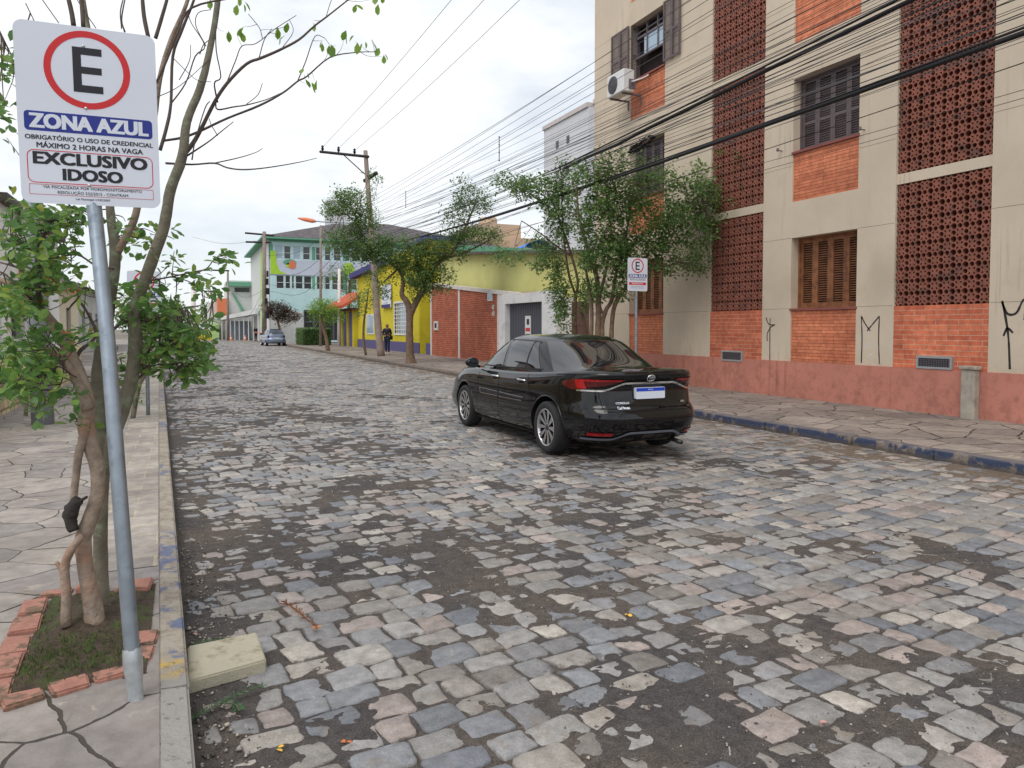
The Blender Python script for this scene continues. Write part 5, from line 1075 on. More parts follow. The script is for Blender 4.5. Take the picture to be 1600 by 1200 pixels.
mass = [(62, 400, 60, 55, 3.45, 46), (30, 470, 40, 40, 3.4, 34), (105, 440, 55, 40, 3.55, 15), (50, 545, 58, 44, 3.45, 40), (35, 600, 40, 25, 3.4, 15), (115, 350, 40, 28, 3.6, 14), (205, 375, 35, 40, 3.75, 12), (60, 345, 50, 22, 3.5, 15), (22, 340, 25, 40, 3.4, 12), (130, 515, 30, 30, 3.6, 6), (65, 640, 22, 16, 3.45, 5), (117, 612, 18, 10, 3.5, 4), (115, 650, 10, 14, 3.5, 3), (10, 110, 12, 45, 3.5, 7), (10, 190, 14, 30, 3.5, 5),
        (262, 500, 55, 32, 3.85, 30), (290, 555, 40, 36, 3.8, 36), (245, 560, 40, 28, 3.9, 18), (215, 470, 30, 35, 3.85, 14), (250, 440, 30, 20, 3.85, 8), (300, 520, 45, 32, 3.85, 28), (325, 560, 20, 12, 3.8, 4), (270, 405, 10, 8, 3.8, 2), (352, 402, 14, 10, 3.8, 4), (325, 455, 26, 12, 3.8, 6), (305, 430, 12, 8, 3.8, 3), (255, 360, 14, 10, 3.8, 3), (288, 590, 14, 10, 3.8, 5), (185, 570, 10, 30, 3.9, 4)]
cs = np.concatenate([blob(x, y, rx, ry, d, n, .38) for x, y, rx, ry, d, n in mass])
twigs_to(mb, cs, ANC, .0035, 0, 3)
upl = [(350, 55), (372, 55), (380, 48), (437, 60), (447, 45), (433, 52), (490, 38), (505, 70), (515, 78), (525, 77), (540, 60), (555, 70), (563, 75), (580, 68), (592, 85), (600, 95), (475, 122), (480, 138), (492, 132), (557, 8), (587, 4), (595, -2), (370, 4), (380, 8), (325, 8)]
uc = np.array([P(x, y-6, 3.85+rng.normal(0, .03)) for x, y in upl]); twigs_to(mb, uc, ANC, .0016, 0, 3, .6)
mb.build('branches', M['twig'], t1)
p, d, s_ = rosettes(cs, 7, .053, .045); put('foliage', leaves_mesh('foliage', p, d, s_, M['leafA'], flat=.5), t1)
dn = np.repeat(uc, 2, 0); d = rng.normal(0, .35, (len(dn), 3)); d[:, 2] -= 1; put('hanging_leaves', leaves_mesh('hanging_leaves', dn+rng.normal(0, .012, dn.shape), d, rng.uniform(.04, .062, len(dn)), M['leafC']), t1)
mb = MB(); q = limb(mb, [(116, 830, 14), (110, 812, 20), (113, 795, 22), (122, 780, 16)], 3.44, 0, 9, .18); limb(mb, [(122, 785, 7), (136, 776, 4)], 3.44, 0, 6, .1); mb.build('dead_stub', M['dead'], t1)
# --- generic trees placed by where their crowns stand
def tree(name, label, base, stems, d, crowns, leafsz, per, lm, bark, group='street trees', simple=True, tw=.012, dd=.9, cat='tree', spread=.11):
    t = thing(name, base, label, cat, group); mb = MB(); an = []
    for st in stems: an.append(limb(mb, st, d, 0, 9, .06))
    mb.build('trunk', bark, t); A = np.concatenate([a[len(a)//3:, :3] for a in an]); mb = MB()
    C = [blob(x, y, rx, ry, d+(cz if len(cr) > 5 else 0), n, dd) for cr in crowns for x, y, rx, ry, n, cz in [(*cr, 0)[:6] if len(cr) == 5 else cr]]
    tips = np.concatenate([c_[:max(3, len(c_)//6)] for c_ in C]); twigs_to(mb, tips, A, tw, 0, 3)
    mb.build('branches', bark, t); C = np.concatenate(C); p, dr, s_ = rosettes(C, round(per*(2.1 if simple else 1)), leafsz*(1.35 if simple else 1), spread*(1.5 if simple else 1))
    put('foliage', leaves_mesh('foliage', p, dr, s_, lm, simple), t); return t
# large multi-stem tree before the apartments
tree('street_tree', 'large many-stemmed tree behind the black car in front of the beige apartments', (8.75, 14.9, .12),
     [[(934, 612, 12), (934, 540, 10), (935, 490, 9), (934, 447, 8), (929, 420, 7), (917, 385, 6), (905, 340, 4), (900, 290, 2)], [(946, 612, 9), (942, 540, 8), (941, 507, 7), (947, 484, 7), (955, 470, 6), (962, 430, 5), (975, 380, 4), (985, 330, 3), (990, 290, 2)], [(941, 490, 5), (936, 470, 5), (945, 430, 5), (955, 370, 4), (950, 320, 3), (945, 275, 2)],
      [(955, 612, 9), (955, 540, 8), (957, 495, 7), (964, 468, 7), (978, 449, 6), (995, 425, 5), (1015, 395, 4), (1045, 370, 3), (1080, 340, 2), (1105, 320, 1.5)], [(924, 612, 8), (923, 540, 7), (924, 480, 6), (915, 420, 4)], [(985, 440, 4), (1010, 425, 3), (1045, 415, 2), (1065, 408, 1)]], 17.3,
     [(960, 335, 45, 58, 95), (1015, 345, 50, 48, 95), (985, 300, 35, 30, 34), (1000, 395, 58, 30, 80)]+[(x, y, 5, 26, 9) for x, y in ((912, 275), (935, 262), (952, 258), (972, 255), (1003, 262), (1024, 275), (1045, 285), (1068, 290), (1088, 280), (1108, 278), (1120, 300), (895, 300), (1092, 400), (1110, 380))]+[(x, y, 16, 12, 9) for x, y in ((1040, 420), (1085, 415), (1120, 345), (1130, 320), (1070, 325), (1100, 300), (920, 410), (975, 445), (1035, 385), (905, 350))]+[(945, 400, 40, 35, 80), (985, 425, 25, 22, 40), (1060, 350, 45, 40, 70), (1095, 320, 25, 40, 26), (1075, 390, 25, 25, 14), (1065, 410, 10, 10, 6), (1110, 350, 16, 15, 10), (940, 290, 25, 50, 40), (925, 350, 25, 50, 45), (1020, 290, 8, 30, 7), (1048, 300, 8, 25, 7), (995, 265, 20, 15, 4), (900, 270, 12, 20, 8), (1140, 245, 25, 10, 5), (930, 450, 25, 20, 22), (960, 460, 20, 12, 12)], .062, 11, M['leafB'], M['barkr'], tw=.010)
tree('street_tree', 'slimmer many-stemmed tree left of the large tree, before the garage side door', (8.75, 16.6, .12),
     [[(900, 600, 9), (899, 530, 8), (898, 500, 6), (899, 467, 5), (903, 440, 4), (893, 400, 4), (880, 360, 3), (865, 320, 2.5), (850, 290, 1.5)], [(905, 480, 5), (912, 500, 5), (917, 540, 6), (918, 600, 7)], [(893, 400, 3), (870, 385, 3), (845, 365, 2), (815, 345, 1.5)], [(899, 460, 4), (889, 430, 4), (882, 380, 3), (878, 320, 2), (880, 280, 1.5)], [(850, 320, 2), (825, 300, 1.5), (805, 290, 1)]], 18.9,
     [(875, 320, 28, 50, 75), (850, 300, 28, 28, 34), (820, 293, 28, 17, 34), (790, 285, 18, 14, 14), (868, 370, 30, 30, 26), (845, 385, 20, 15, 12), (872, 440, 18, 38, 45), (880, 490, 13, 30, 34), (915, 460, 12, 35, 32), (800, 400, 45, 10, 18), (850, 410, 30, 12, 20), (880, 265, 12, 18, 8)], .062, 11, M['leafB'], M['barkr'], tw=.010)
tree('street_tree', 'spreading tree with a thick forked trunk in front of the yellow house', (8.55, 29.1, .12),
     [[(642, 570, 20), (641, 555, 13), (640, 520, 11), (640, 490, 11), (637, 474, 10), (628, 460, 8), (630, 440, 6), (622, 420, 5), (600, 405, 4), (575, 385, 3), (560, 350, 2.5), (548, 320, 2)], [(640, 495, 10), (648, 476, 10), (660, 455, 9), (670, 432, 8), (685, 410, 7), (710, 390, 5), (725, 360, 4), (742, 320, 2.5)], [(660, 455, 6), (655, 425, 5), (650, 400, 4), (640, 380, 2)], [(690, 405, 4), (725, 395, 3), (765, 375, 2)], [(622, 420, 4), (600, 440, 2), (590, 450, 1)], [(560, 350, 2.5), (535, 330, 1.5)]], 30,
     [(545, 315, 32, 24, 95), (518, 328, 20, 12, 26), (565, 345, 30, 22, 70), (535, 375, 32, 24, 75), (575, 385, 42, 26, 130), (620, 395, 48, 28, 170), (660, 400, 40, 30, 120), (700, 385, 40, 26, 95), (658, 445, 22, 30, 75), (672, 430, 20, 25, 50), (742, 315, 34, 24, 65), (742, 365, 40, 18, 90), (710, 335, 24, 24, 40), (592, 435, 25, 18, 22), (600, 460, 12, 10, 6), (692, 425, 26, 14, 22), (700, 448, 24, 12, 10), (775, 372, 18, 12, 14), (720, 290, 20, 14, 8), (640, 430, 20, 20, 30), (585, 275, 12, 8, 4)], .072, 11, M['leafB'], M['barkr'], tw=.015, spread=.14)
tree('street_tree', 'slender young tree with a thin stem beside the concrete utility pole', (8.75, 38.3, .12), [[(572, 557, 4), (568, 530, 4), (569, 500, 3), (573, 475, 2.5), (576, 450, 1.5)]], 38.6, [(576, 462, 18, 22, 34), (560, 470, 14, 12, 12), (566, 490, 12, 10, 8), (590, 448, 12, 10, 7)], .075, 9, M['leafB'], M['barkr'], tw=.008, spread=.14)
tree('street_tree', 'small round-crowned tree beside the clipped hedge', (8.6, 46, .12), [[(513, 550, 7), (510, 530, 6), (505, 512, 5), (502, 495, 3)]], 46, [(506, 486, 25, 20, 90), (495, 480, 15, 12, 20), (525, 492, 12, 12, 16)], .085, 10, M['leafC'], M['barkr'], tw=.012, spread=.16)
tree('street_tree', 'small tree with reddish flowers above the silver blue hatchback', (8.7, 76, .0), [[(437, 534, 4), (437, 515, 4), (433, 500, 3)]], 74, [(432, 484, 22, 14, 110), (452, 494, 20, 10, 80), (418, 480, 10, 10, 30)], .13, 9, M['leafD'], M['barkr'], tw=.02, spread=.2)
tree('street_tree', 'dark leafy tree between the teal building and the yellow house', (12.6, 62, .1), [[(545, 535, 6), (545, 480, 5), (547, 440, 4)]], 64, [(545, 440, 18, 25, 60), (530, 425, 25, 18, 34), (550, 470, 14, 18, 36), (515, 440, 18, 20, 16)], .11, 9, M['leafB'], M['barkr'], tw=.02, spread=.22, dd=1.4)
tree('street_tree', 'small bush-like tree at the foot of the second sign on the left pavement', (-.71, 12.95, .12), [[(207, 657, 8), (214, 615, 8), (224, 575, 5), (222, 540, 3)], [(218, 600, 5), (228, 585, 4), (236, 560, 2)]], 11.7, [(225, 560, 30, 25, 40), (212, 610, 8, 18, 8), (240, 500, 30, 25, 40), (215, 490, 30, 25, 30), (250, 530, 25, 20, 24)], .07, 8, M['leafA'], M['bark2'], simple=False, tw=.006, dd=.4, spread=.06)
tree('garden_shrub', 'bright green shrub leaning over the cream wall on the left', (-3.2, 12, .12), [[(40, 650, 6), (42, 600, 5), (45, 570, 3)]], 10.4, [(40, 560, 55, 28, 60), (80, 585, 30, 12, 18), (15, 590, 20, 18, 16)], .08, 8, M['leafC'], M['bark2'], None, False, .006, .35, 'shrub', .07)
# clipped hedge
hd = thing('hedge', (10.2, 62, .1), 'long clipped green hedge along the pavement before the teal building', 'hedge')
h0, h1 = P(473, 541, 60), P(516, 543, 56); mb = MB(); q0 = np.array([8.9+.0, 66.5]); 
HX0, HX1 = PY_(474, 530, 62)[0], PY_(517, 530, 62)[0]; mb.box(HX0, HX1, 62, 66, .1, 1.45); mb.build('hedge_core', mat('hedge_dark', c(40, 62, 34), .95, .2, 5), hd)
n = 5200; f = rng.integers(0, 3, n); px = np.where(f == 0, HX0-.03, rng.uniform(HX0, HX1, n)); py = np.where(f == 1, 61.95, rng.uniform(61.95, 66, n)); pz = np.where(f == 2, 1.47, rng.uniform(.15, 1.5, n))
put('foliage', leaves_mesh('foliage', np.stack([px, py, pz], 1)+rng.normal(0, .04, (n, 3)), rng.normal(0, 1, (n, 3)), rng.uniform(.06, .11, n), M['leafB'], True), hd)
# ------------------------------------------------------------ tree pit by the sign
pit = thing('tree_pit_border', (-.42, 3.95, .126), 'low border of worn red bricks round the soil under the near tree', 'brick border')
brk = mat('worn_red_brick', c(172, 122, 108), .92, .25, 9, 45, .008, .9, col2=c(112, 92, 76), s2=9, th=(.47, .62))
def bricks(a, b, n, w=.10, h=.028):
    a, b = np.array(a), np.array(b)
    for i in range(n):
        p, q = a+(b-a)*i/n, a+(b-a)*(i+1)/n; u = (q-p)/np.linalg.norm(q-p); nn = np.array([-u[1], u[0]]); p = p+u*.008; q = q-u*.008; hh = .126+h*rng.uniform(.55, 1); mb = MB()
        j = lambda: rng.normal(0, .006, 2); c4 = [p-nn*w/2+j(), q-nn*w/2+j(), q+nn*w/2+j(), p+nn*w/2+j()]
        bm = bmesh.new(); vs = [bm.verts.new((*c_, .10)) for c_ in c4]+[bm.verts.new((*c_, hh+rng.normal(0, .003))) for c_ in c4]
        for f_ in [(3,2,1,0), (4,5,6,7), (0,1,5,4), (1,2,6,5), (2,3,7,6), (3,0,4,7)]: bm.faces.new([vs[k] for k in f_])
        bmesh.ops.bevel(bm, geom=bm.edges[:], offset=.008, segments=2, affect='EDGES'); mb.bm(bm); mb.build('brick', brk, pit)
bricks((-.70, 3.30), (-.72, 4.52), 5, .12); bricks((-.66, 3.30), (-.21, 3.44), 3, .10, .036); bricks((-.72, 4.58), (-.40, 4.58), 2, .09, .04); bricks((-.34, 4.52), (-.17, 4.50), 1, .18, .035); bricks((-.20, 3.5), (-.19, 3.85), 2, .12, .02)
V = []; nx, ny = 26, 46
for i in range(nx):
    for j in range(ny):
        x = -.66+i/(nx-1)*.50; y = 3.38+j/(ny-1)*1.16; e = min(i, nx-1-i, j, ny-1-j)/5; V.append((x, y, .131+min(1, e)*(.018+.05*math.exp(-((x+.45)**2+(y-4.05)**2)/.03))+rng.normal(0, .004)))
mb = MB(); mb.add(V, [(i*ny+j, (i+1)*ny+j, (i+1)*ny+j+1, i*ny+j+1) for i in range(nx-1) for j in range(ny-1)], 0, True); tag(mb.build('soil', mat('dark_soil', c(74, 62, 52), .95, .35, 30, 120, .01, .8, col2=c(70, 78, 44), s2=7, th=(.48, .62))), kind='structure')
n = 1700; x = rng.uniform(-.64, -.2, n); y = 3.4+rng.beta(1.3, 2, n)*1.1; k = (rng.random(n) < np.clip(.9-1.6*np.abs(x+.5), .08, 1)); x, y = x[k], y[k]; n = len(x); dr = rng.normal(0, .5, (n, 3)); dr[:, 2] = 1
tag(put('grass', leaves_mesh('grass', np.stack([x, y, np.full(n, .145)], 1), dr, rng.uniform(.012, .042, n), M['grass'], True, wd=.22)), 'short moss and grass growing on the soil of the tree pit', 'grass', kind='stuff')
# loose slab, sprig, dead twig, litter
mb = MB(); bm = bmesh.new(); c4 = [(-.005, 3.38), (.325, 3.46), (.312, 3.80), (.0, 3.765)]
vs = [bm.verts.new((x, y, .0)) for x, y in c4]+[bm.verts.new((x, y, .062)) for x, y in c4]
for f_ in [(3,2,1,0), (4,5,6,7), (0,1,5,4), (1,2,6,5), (2,3,7,6), (3,0,4,7)]: bm.faces.new([vs[k] for k in f_])
bmesh.ops.bevel(bm, geom=bm.edges[:], offset=.007, segments=2, affect='EDGES'); mb.bm(bm); tag(mb.build('concrete_slab', M['slab']), 'loose cream concrete slab lying on the setts against the left kerb', 'slab')
sp = thing('conifer_sprig', (.1, 3.2, .02), 'green conifer sprig lying in the gutter by the cream slab', 'sprig'); mb = MB(); P_ = []; D_ = []
for ln in ([(.03, 3.13), (.12, 3.20), (.2, 3.25), (.29, 3.28)], [(.12, 3.2), (.17, 3.16), (.185, 3.1)], [(.03, 3.13), (.0, 3.10)], [(.02, 3.85), (.1, 3.86), (.16, 3.85)]):
    q = smooth([(*p, .03) for p in ln], 8); mb.tube(q, .003, 5); t = np.gradient(q, axis=0)
    for a, tt in zip(q, t):
        tt = tt/np.linalg.norm(tt); nn = np.array([-tt[1], tt[0], 0])
        for sg in (-1, 1):
            for _ in range(2): P_.append(a+tt*rng.normal(0, .004)); D_.append(nn*sg+tt*.7+np.array([0, 0, .25]))
mb.build('stem', M['twig'], sp); put('needles', leaves_mesh('needles', np.array(P_), np.array(D_), rng.uniform(.022, .034, len(P_)), leaf_mat('conifer', [(0, c(46, 84, 52)), (.5, c(66, 108, 66)), (1, c(96, 132, 84))], .1), True, wd=.3), sp)
dt = thing('dead_twig', (.56, 4.05, .01), 'dry brown twig with a curled orange leaf on the setts', 'twig'); mb = MB()
mb.tube(smooth([(.50, 4.30, .015), (.54, 4.15, .02), (.57, 4.02, .02), (.60, 3.88, .018)]), .004, 5)
for k in range(26): a = rng.random(); mb.tube([(.5+.1*a, 4.3-.42*a, .018), (.5+.1*a+rng.normal(0, .02), 4.3-.42*a+rng.normal(0, .02), .02+rng.uniform(0, .02))], .003, 4)
mb.build('stem', mat('dry_brown', c(126, 82, 56), .9, .2), dt); put('leaf', leaves_mesh('leaf', np.array([(.59, 3.86, .02), (.6, 3.84, .02)]), np.array([(.2, -1, .1), (.5, -.8, .4)]), np.array([.06, .05]), mat('dry_orange', c(206, 132, 66), .8, .1)), dt)
LG = 'fallen leaves on the setts'; lc = [('dry_yellow', c(222, 176, 70)), ('dry_orange_leaf', c(196, 110, 62)), ('dry_pink', c(190, 140, 130))]
for i, (x, y) in enumerate(((432, 1170), (540, 1160), (1280, 1128), (980, 960), (1180, 845), (300, 990), (285, 1115), (268, 1150))):
    q = PX_ if False else None; r_ = ray(x, y); t_ = (.012-CH)/r_[2]; p = np.array([0, 0, CH])+r_*t_
    me = leaves_mesh('fallen_leaf', np.array([p, p+[.004, .003, .003]]), rng.normal(0, 1, (2, 3))*[1, 1, .15], np.array([.03, .024]), mat(lc[i % 3][0], lc[i % 3][1], .8, .1)); tag(put('fallen_leaf', me), 'small dry leaf fallen on the cobbled road', 'leaf', LG)
# ------------------------------------------------------------ left side: wall, houses, post
lw = thing('garden_wall', (LW, 16, .126), 'low cream wall with rough stone base along the left pavement', 'wall')
mb = MB(); mb.cbox(LW-.18, LW, 9, 25, .75, 1.05, .02); mb.build('coping', mat('cream_render', c(230, 216, 172), .9, .08, 2), lw)
mb = MB(); mb.box(LW-.15, LW-.02, 9, 25, .0, .75); mb.build('stone_base', brick_mat('cream_rubble', c(222, 206, 168), c(200, 182, 146), c(150, 132, 104), .34, .2, .02, ('Y', 'Z'), 1.0), lw)
M['brightw'] = wall_mat('white_render', c(238, 238, 236), c(222, 220, 216), .3); fH = lambda a, z, d: (-3.6-d, a, z)
for nm, lab, y0, y1, h, col in (('white_house', 'tall white house behind the big sign on the left', 13.0, 18.6, 6.3, 'brightw'), ('grey_house', 'low pale house with an orange awning glimpsed through the near tree', 19.2, 27.5, 4.3, 'brightw')):
    t = thing(nm, (-3.6, y0, .1), lab, 'house'); hs = [(y0+1.0, y0+2.4, 4.6, 5.9), (y0+3.2, y0+4.6, 4.6, 5.9)] if h > 5 else [(y0+1, y0+2.6, 1.3, 2.7), (y0+4, y0+5.4, 1.3, 2.7)]
    hs = [q for q in hs if q[3] < h]; mb = MB(); facade(mb, fH, y0, y1, 0, h, hs, .15); mb.quad((-3.6, y0, 0), (-11, y0, 0), (-11, y0, h), (-3.6, y0, h)); mb.quad((-3.6, y1, 0), (-11, y1, 0), (-11, y1, h), (-3.6, y1, h)); mb.build('wall', M[col], t)
    mb = MB(); mb.box(-11.2, -3.4, y0-.2, y1+.2, h, h+.18); mb.build('roof', M['roofedge'], t)
    for q in hs:
        mb = MB(); fbox(mb, fH, q[0], q[1], q[2], q[2]+.06, .05, .12); fbox(mb, fH, q[0], q[1], q[3]-.06, q[3], .05, .12); fbox(mb, fH, (q[0]+q[1])/2-.03, (q[0]+q[1])/2+.03, q[2]+.06, q[3]-.06, .05, .12); wf = mb.build('window', M['greypaint'], t)
        mb = MB(); mb.quad(fH(q[0], q[2], .1), fH(q[1], q[2], .1), fH(q[1], q[3], .1), fH(q[0], q[3], .1)); mb.build('pane', M['glassd'], wf)
    if h < 5: mb = MB(); mb.prism([(-3.6, 2.9), (-2.9, 2.55), (-2.9, 2.75), (-3.6, 3.1)], 1, 21.2, 25.5); mb.build('awning', M['orange'], t)
q = P(64, 560, 11); mb = MB(); mb.tube([(-1.93, 12.9, .1), (-1.98, 12.9, 3), (-2.04, 12.95, 5.6)], [.15, .13, .11], 14); tag(mb.build('concrete_post', mat('blue_grey_post', c(150, 154, 164), .8, .1, 5)), 'pale grey round post half hidden by leaves on the left pavement', 'post')
# ------------------------------------------------------------ poles, lamp and overhead cables
PX, PYY = 8.87, 37.2
up = thing('utility_pole', (PX, PYY, .12), 'tall grey concrete utility pole with a wooden crossarm before the yellow house', 'utility pole', 'utility poles')
mb = MB(); Q = smooth([P(596, 560, 37.5), P(590, 500, 37.8), P(583, 400, 38.3), P(577, 320, 38.8), P(571, 236, 39.3)], 4); mb.tube(Q, np.linspace(.205, .115, len(Q)), 12); mb.build('pole_shaft', M['polec'], up)
a0, a1 = P(500, 237, 41), P(576, 245, 39); mb = MB(); dv = (a1-a0)/np.linalg.norm(a1-a0); mb.tube([a0, a1], .075, 4, sm=False); cr = mb.build('crossarm', M['dead'], up)
mb = MB(); mb.tube([P(538, 243, 40), P(572, 274, 39.2)], .03, 6); mb.tube([P(569, 283, 39.2), P(589, 270, 38.7)], .10, 6); mb.build('brace', M['dead'], up)
for x, y in ((504, 234), (529, 236), (554, 239)): mb = MB(); p = P(x, y, 40.2); mb.lathe([(.03, -.08), (.06, 0), (.09, .05), (.05, .12), (.08, .18), (.03, .24)], p, 2, 10); mb.build('insulator', M['black'], up)
mb = MB(); an = blob(583, 310, 7, 40, 38.6, 40, .2); mb = MB(); p, dr, s_ = rosettes(np.r_[an, blob(592, 285, 8, 8, 38.6, 8, .2)], 6, .09, .15); put('climbing_vine', leaves_mesh('climbing_vine', p, dr, s_, M['leafB'], True), up)
lamp = thing('street_lamp', P(577, 345, 38.8), 'orange street lamp head on a long arm reaching out from the utility pole', 'street lamp')
mb = MB(); mb.tube(smooth([P(578, 352, 38.7), P(540, 348, 39.2), P(510, 347, 39.5), P(490, 345, 39.7)]), .035, 8); mb.build('arm', M['galv'], lamp)
mb = MB(); h0, h1 = P(493, 346, 39.7), P(466, 341, 40.2); mb.tube([h0, h0*.8+h1*.2, h0*.4+h1*.6, h1], [.06, .12, .11, .04], 10); mb.build('lamp_head', M['orange'], lamp)
def pole(label, x, y0, y1, d, r, arms=(), m='polec', boxes=()):
    b = P(x, y1, d); t = thing('utility_pole', b, label, 'utility pole', 'utility poles'); mb = MB(); mb.tube([b, P(x, (y0+y1)/2, d), P(x, y0, d)], [r*1.2, r, r*.8], 10); mb.build('pole_shaft', M[m], t)
    for xa, ya, xb, yb in arms: mb = MB(); mb.tube([P(xa, ya, d), P(xb, yb, d)], .09, 4, sm=False); mb.build('crossarm', M['dead'], t)
    for xb, yb, w, h in boxes: mb = MB(); p = P(xb, yb, d-.3); mb.cbox(p[0]-w, p[0]+w, p[1]-.2, p[1]+.2, p[2]-h, p[2]+h, .05); mb.build('junction_box', M['black'], t)
    return t
pole('dark utility pole with two crossarms and tangled cables before the teal building', 413, 362, 530, 71, .2, ((383, 364, 428, 368), (384, 378, 424, 379)), 'polec', ((417, 440, .14, .3), (418, 455, .18, .3), (416, 470, .12, .25), (418, 428, .08, .3), (418, 492, .12, .35)))
pole('plain grey pole standing before the teal building facade', 501, 352, 545, 58, .10, (), 'polec')
pole('short whitish post among the trees left of the yellow house', 530, 420, 545, 58, .13, (), 'cap')
pole('pale far pole beyond the left tree at the street end', 302, 452, 535, 70, .25, (), 'cap')
pole('thin dark pole with crossarm near the orange panel', 356, 424, 532, 88, .14, ((330, 422, 358, 423),))
CG = 'overhead cables along the street'
def cable(z15, k, r, x=PX, curve=.0016, y0=-14, y1=37, m='wire', label='thin black overhead cable running along the street past the beige apartments', wob=0, group=CG):
    yy = np.linspace(y0, y1, 26); z = z15+k*(yy-15)+curve*(yy-14)**2; pts = np.stack([np.full(26, x)+rng.normal(0, wob, 26), yy, z+rng.normal(0, wob, 26)], 1); mb = MB(); mb.tube(pts, r, 5); return tag(mb.build('overhead_cable', M[m]), label, 'cable', group)
for y in (98, 146, 168, 190, 198, 203, 210, 216, 222, 230, 236, 242, 248, 252, 257, 262, 268, 273, 280, 300, 318, 340, 182, 206, 213, 226, 233, 239, 259, 287, 293, 328, 186, 193, 200, 208, 219, 228, 244, 250, 255, 266, 276, 284, 297):
    z = 1.57+(512-y)*17.4/1150; cable(z, rng.normal(.004, .012), rng.choice([.004, .005, .007]), PX+rng.uniform(-.22, .22), rng.uniform(.0004, .0014), m=rng.choice(['wire', 'wireg']))
cable(5.60, -.030, .035, PX-.05, .0006, -14, 16.5, label='upper thick black cable bundle ending in a coil before the closed grey shutters', wob=.008, group=None)
cable(4.95, .006, .034, PX+.05, .0011, label='lower thick black cable bundle sagging across the beige apartments to the pole', wob=.006, group=None)
cable(5.00, .004, .014, PX+.09, .0011); cable(5.66, -.03, .018, PX-.12, .0006, -14, 17)
cc = PX_(998, 226, PX); mb = MB()
for k in range(7): 
    a, b = .42+rng.normal(0, .04), .09+rng.normal(0, .02); mb.tube([(PX+rng.normal(0, .03), cc[1]-.1+a*math.cos(t), cc[2]-.02+b*math.sin(t)-.06*math.cos(t)) for t in np.linspace(0, 2*math.pi, 25)], .010, 5)
tag(mb.build('cable_coil', M['wire']), 'loose coil of black cable hanging on the upper bundle', 'cable coil')
for i, z in enumerate((6.8, 7.05, 7.28, 7.5)): cable(z+.25, -.004, .006, PX-.02, .0005, m='wireg', label='thin grey power wire held by the vertical spacers in the sky', group='spaced power wires')
for x, ya, yb in ((780, 214, 251), (634, 299, 324)):
    p, q = PX_(x, ya, PX), PX_(x, yb, PX); mb = MB(); mb.tube([p, q], .012, 6)
    for f_ in np.linspace(0, 1, 4): s_ = p*(1-f_)+q*f_; mb.lathe([(.0, -.03), (.03, 0), (0, .03)], s_, 2, 8)
    tag(mb.build('wire_spacer', M['wire']), 'vertical wire spacer hanging in the sky ' + ('above the spreading tree, the nearer one' if x > 700 else 'right of the utility pole, the farther one'), 'wire spacer', 'wire spacers')
for x, y, xe in ((506, 228, 757), (531, 230, 803), (556, 234, 852)):
    p = P(x, y, 40.2); e = ray(xe, 0); q = np.array([p[0], 3.0, p[2]-.2]); pts = smooth([p, (p*2+q)/3-[0, 0, .35], (p+2*q)/3-[0, 0, .35], q], 8); mb = MB(); mb.tube(pts, .008, 5); tag(mb.build('overhead_cable', M['wireg']), 'faint high wire running from a crossarm insulator over the roadway', 'cable', 'crossarm wires')
for (xa, ya, da, xb, yb, db, sg) in ((580, 300, 38.5, 415, 400, 70, 1.2), (580, 320, 38.5, 418, 430, 70, 1.5), (580, 335, 38.5, 418, 445, 70, 1.7), (580, 345, 38.5, 420, 455, 70, 1.9), (413, 375, 71, 300, 370, 95, .6), (418, 440, 70, 370, 500, 90, 1.2), (418, 450, 70, 356, 450, 88, 1.0)):
    p, q = P(xa, ya, da), P(xb, yb, db); m_ = (p+q)/2-[0, 0, sg]; mb = MB(); mb.tube(smooth([p, m_, q], 8), .014, 5); tag(mb.build('overhead_cable', M['wire']), 'sagging dark cable between the far utility poles', 'cable', 'far sagging cables')
# ------------------------------------------------------------ people
def skin(verts, edges, rad, sub=1):
    me = bpy.data.meshes.new('skin'); me.from_pydata(verts, edges, []); ob = bpy.data.objects.new('skin', me); COL.objects.link(ob); md = ob.modifiers.new('s', 'SKIN'); sv = me.skin_vertices[0].data
    for i, r in enumerate(rad): sv[i].radius = (r, r) if np.isscalar(r) else r
    sv[0].use_root = True; md.use_smooth_shade = True; sb = ob.modifiers.new('b', 'SUBSURF'); sb.levels = sub; sb.render_levels = sub
    dg = bpy.context.evaluated_depsgraph_get(); res = bpy.data.meshes.new_from_object(ob.evaluated_get(dg)); bpy.data.objects.remove(ob); bpy.data.meshes.remove(me); return res
skinm = mat('skin', c(178, 128, 104), .6, .05); hairm = mat('dark_hair', c(40, 32, 30), .6, .1); navy = mat('dark_navy_cloth', c(50, 52, 66), .85, .1, 20); jean = mat('dark_blue_jeans', c(52, 62, 84), .9, .1, 20)
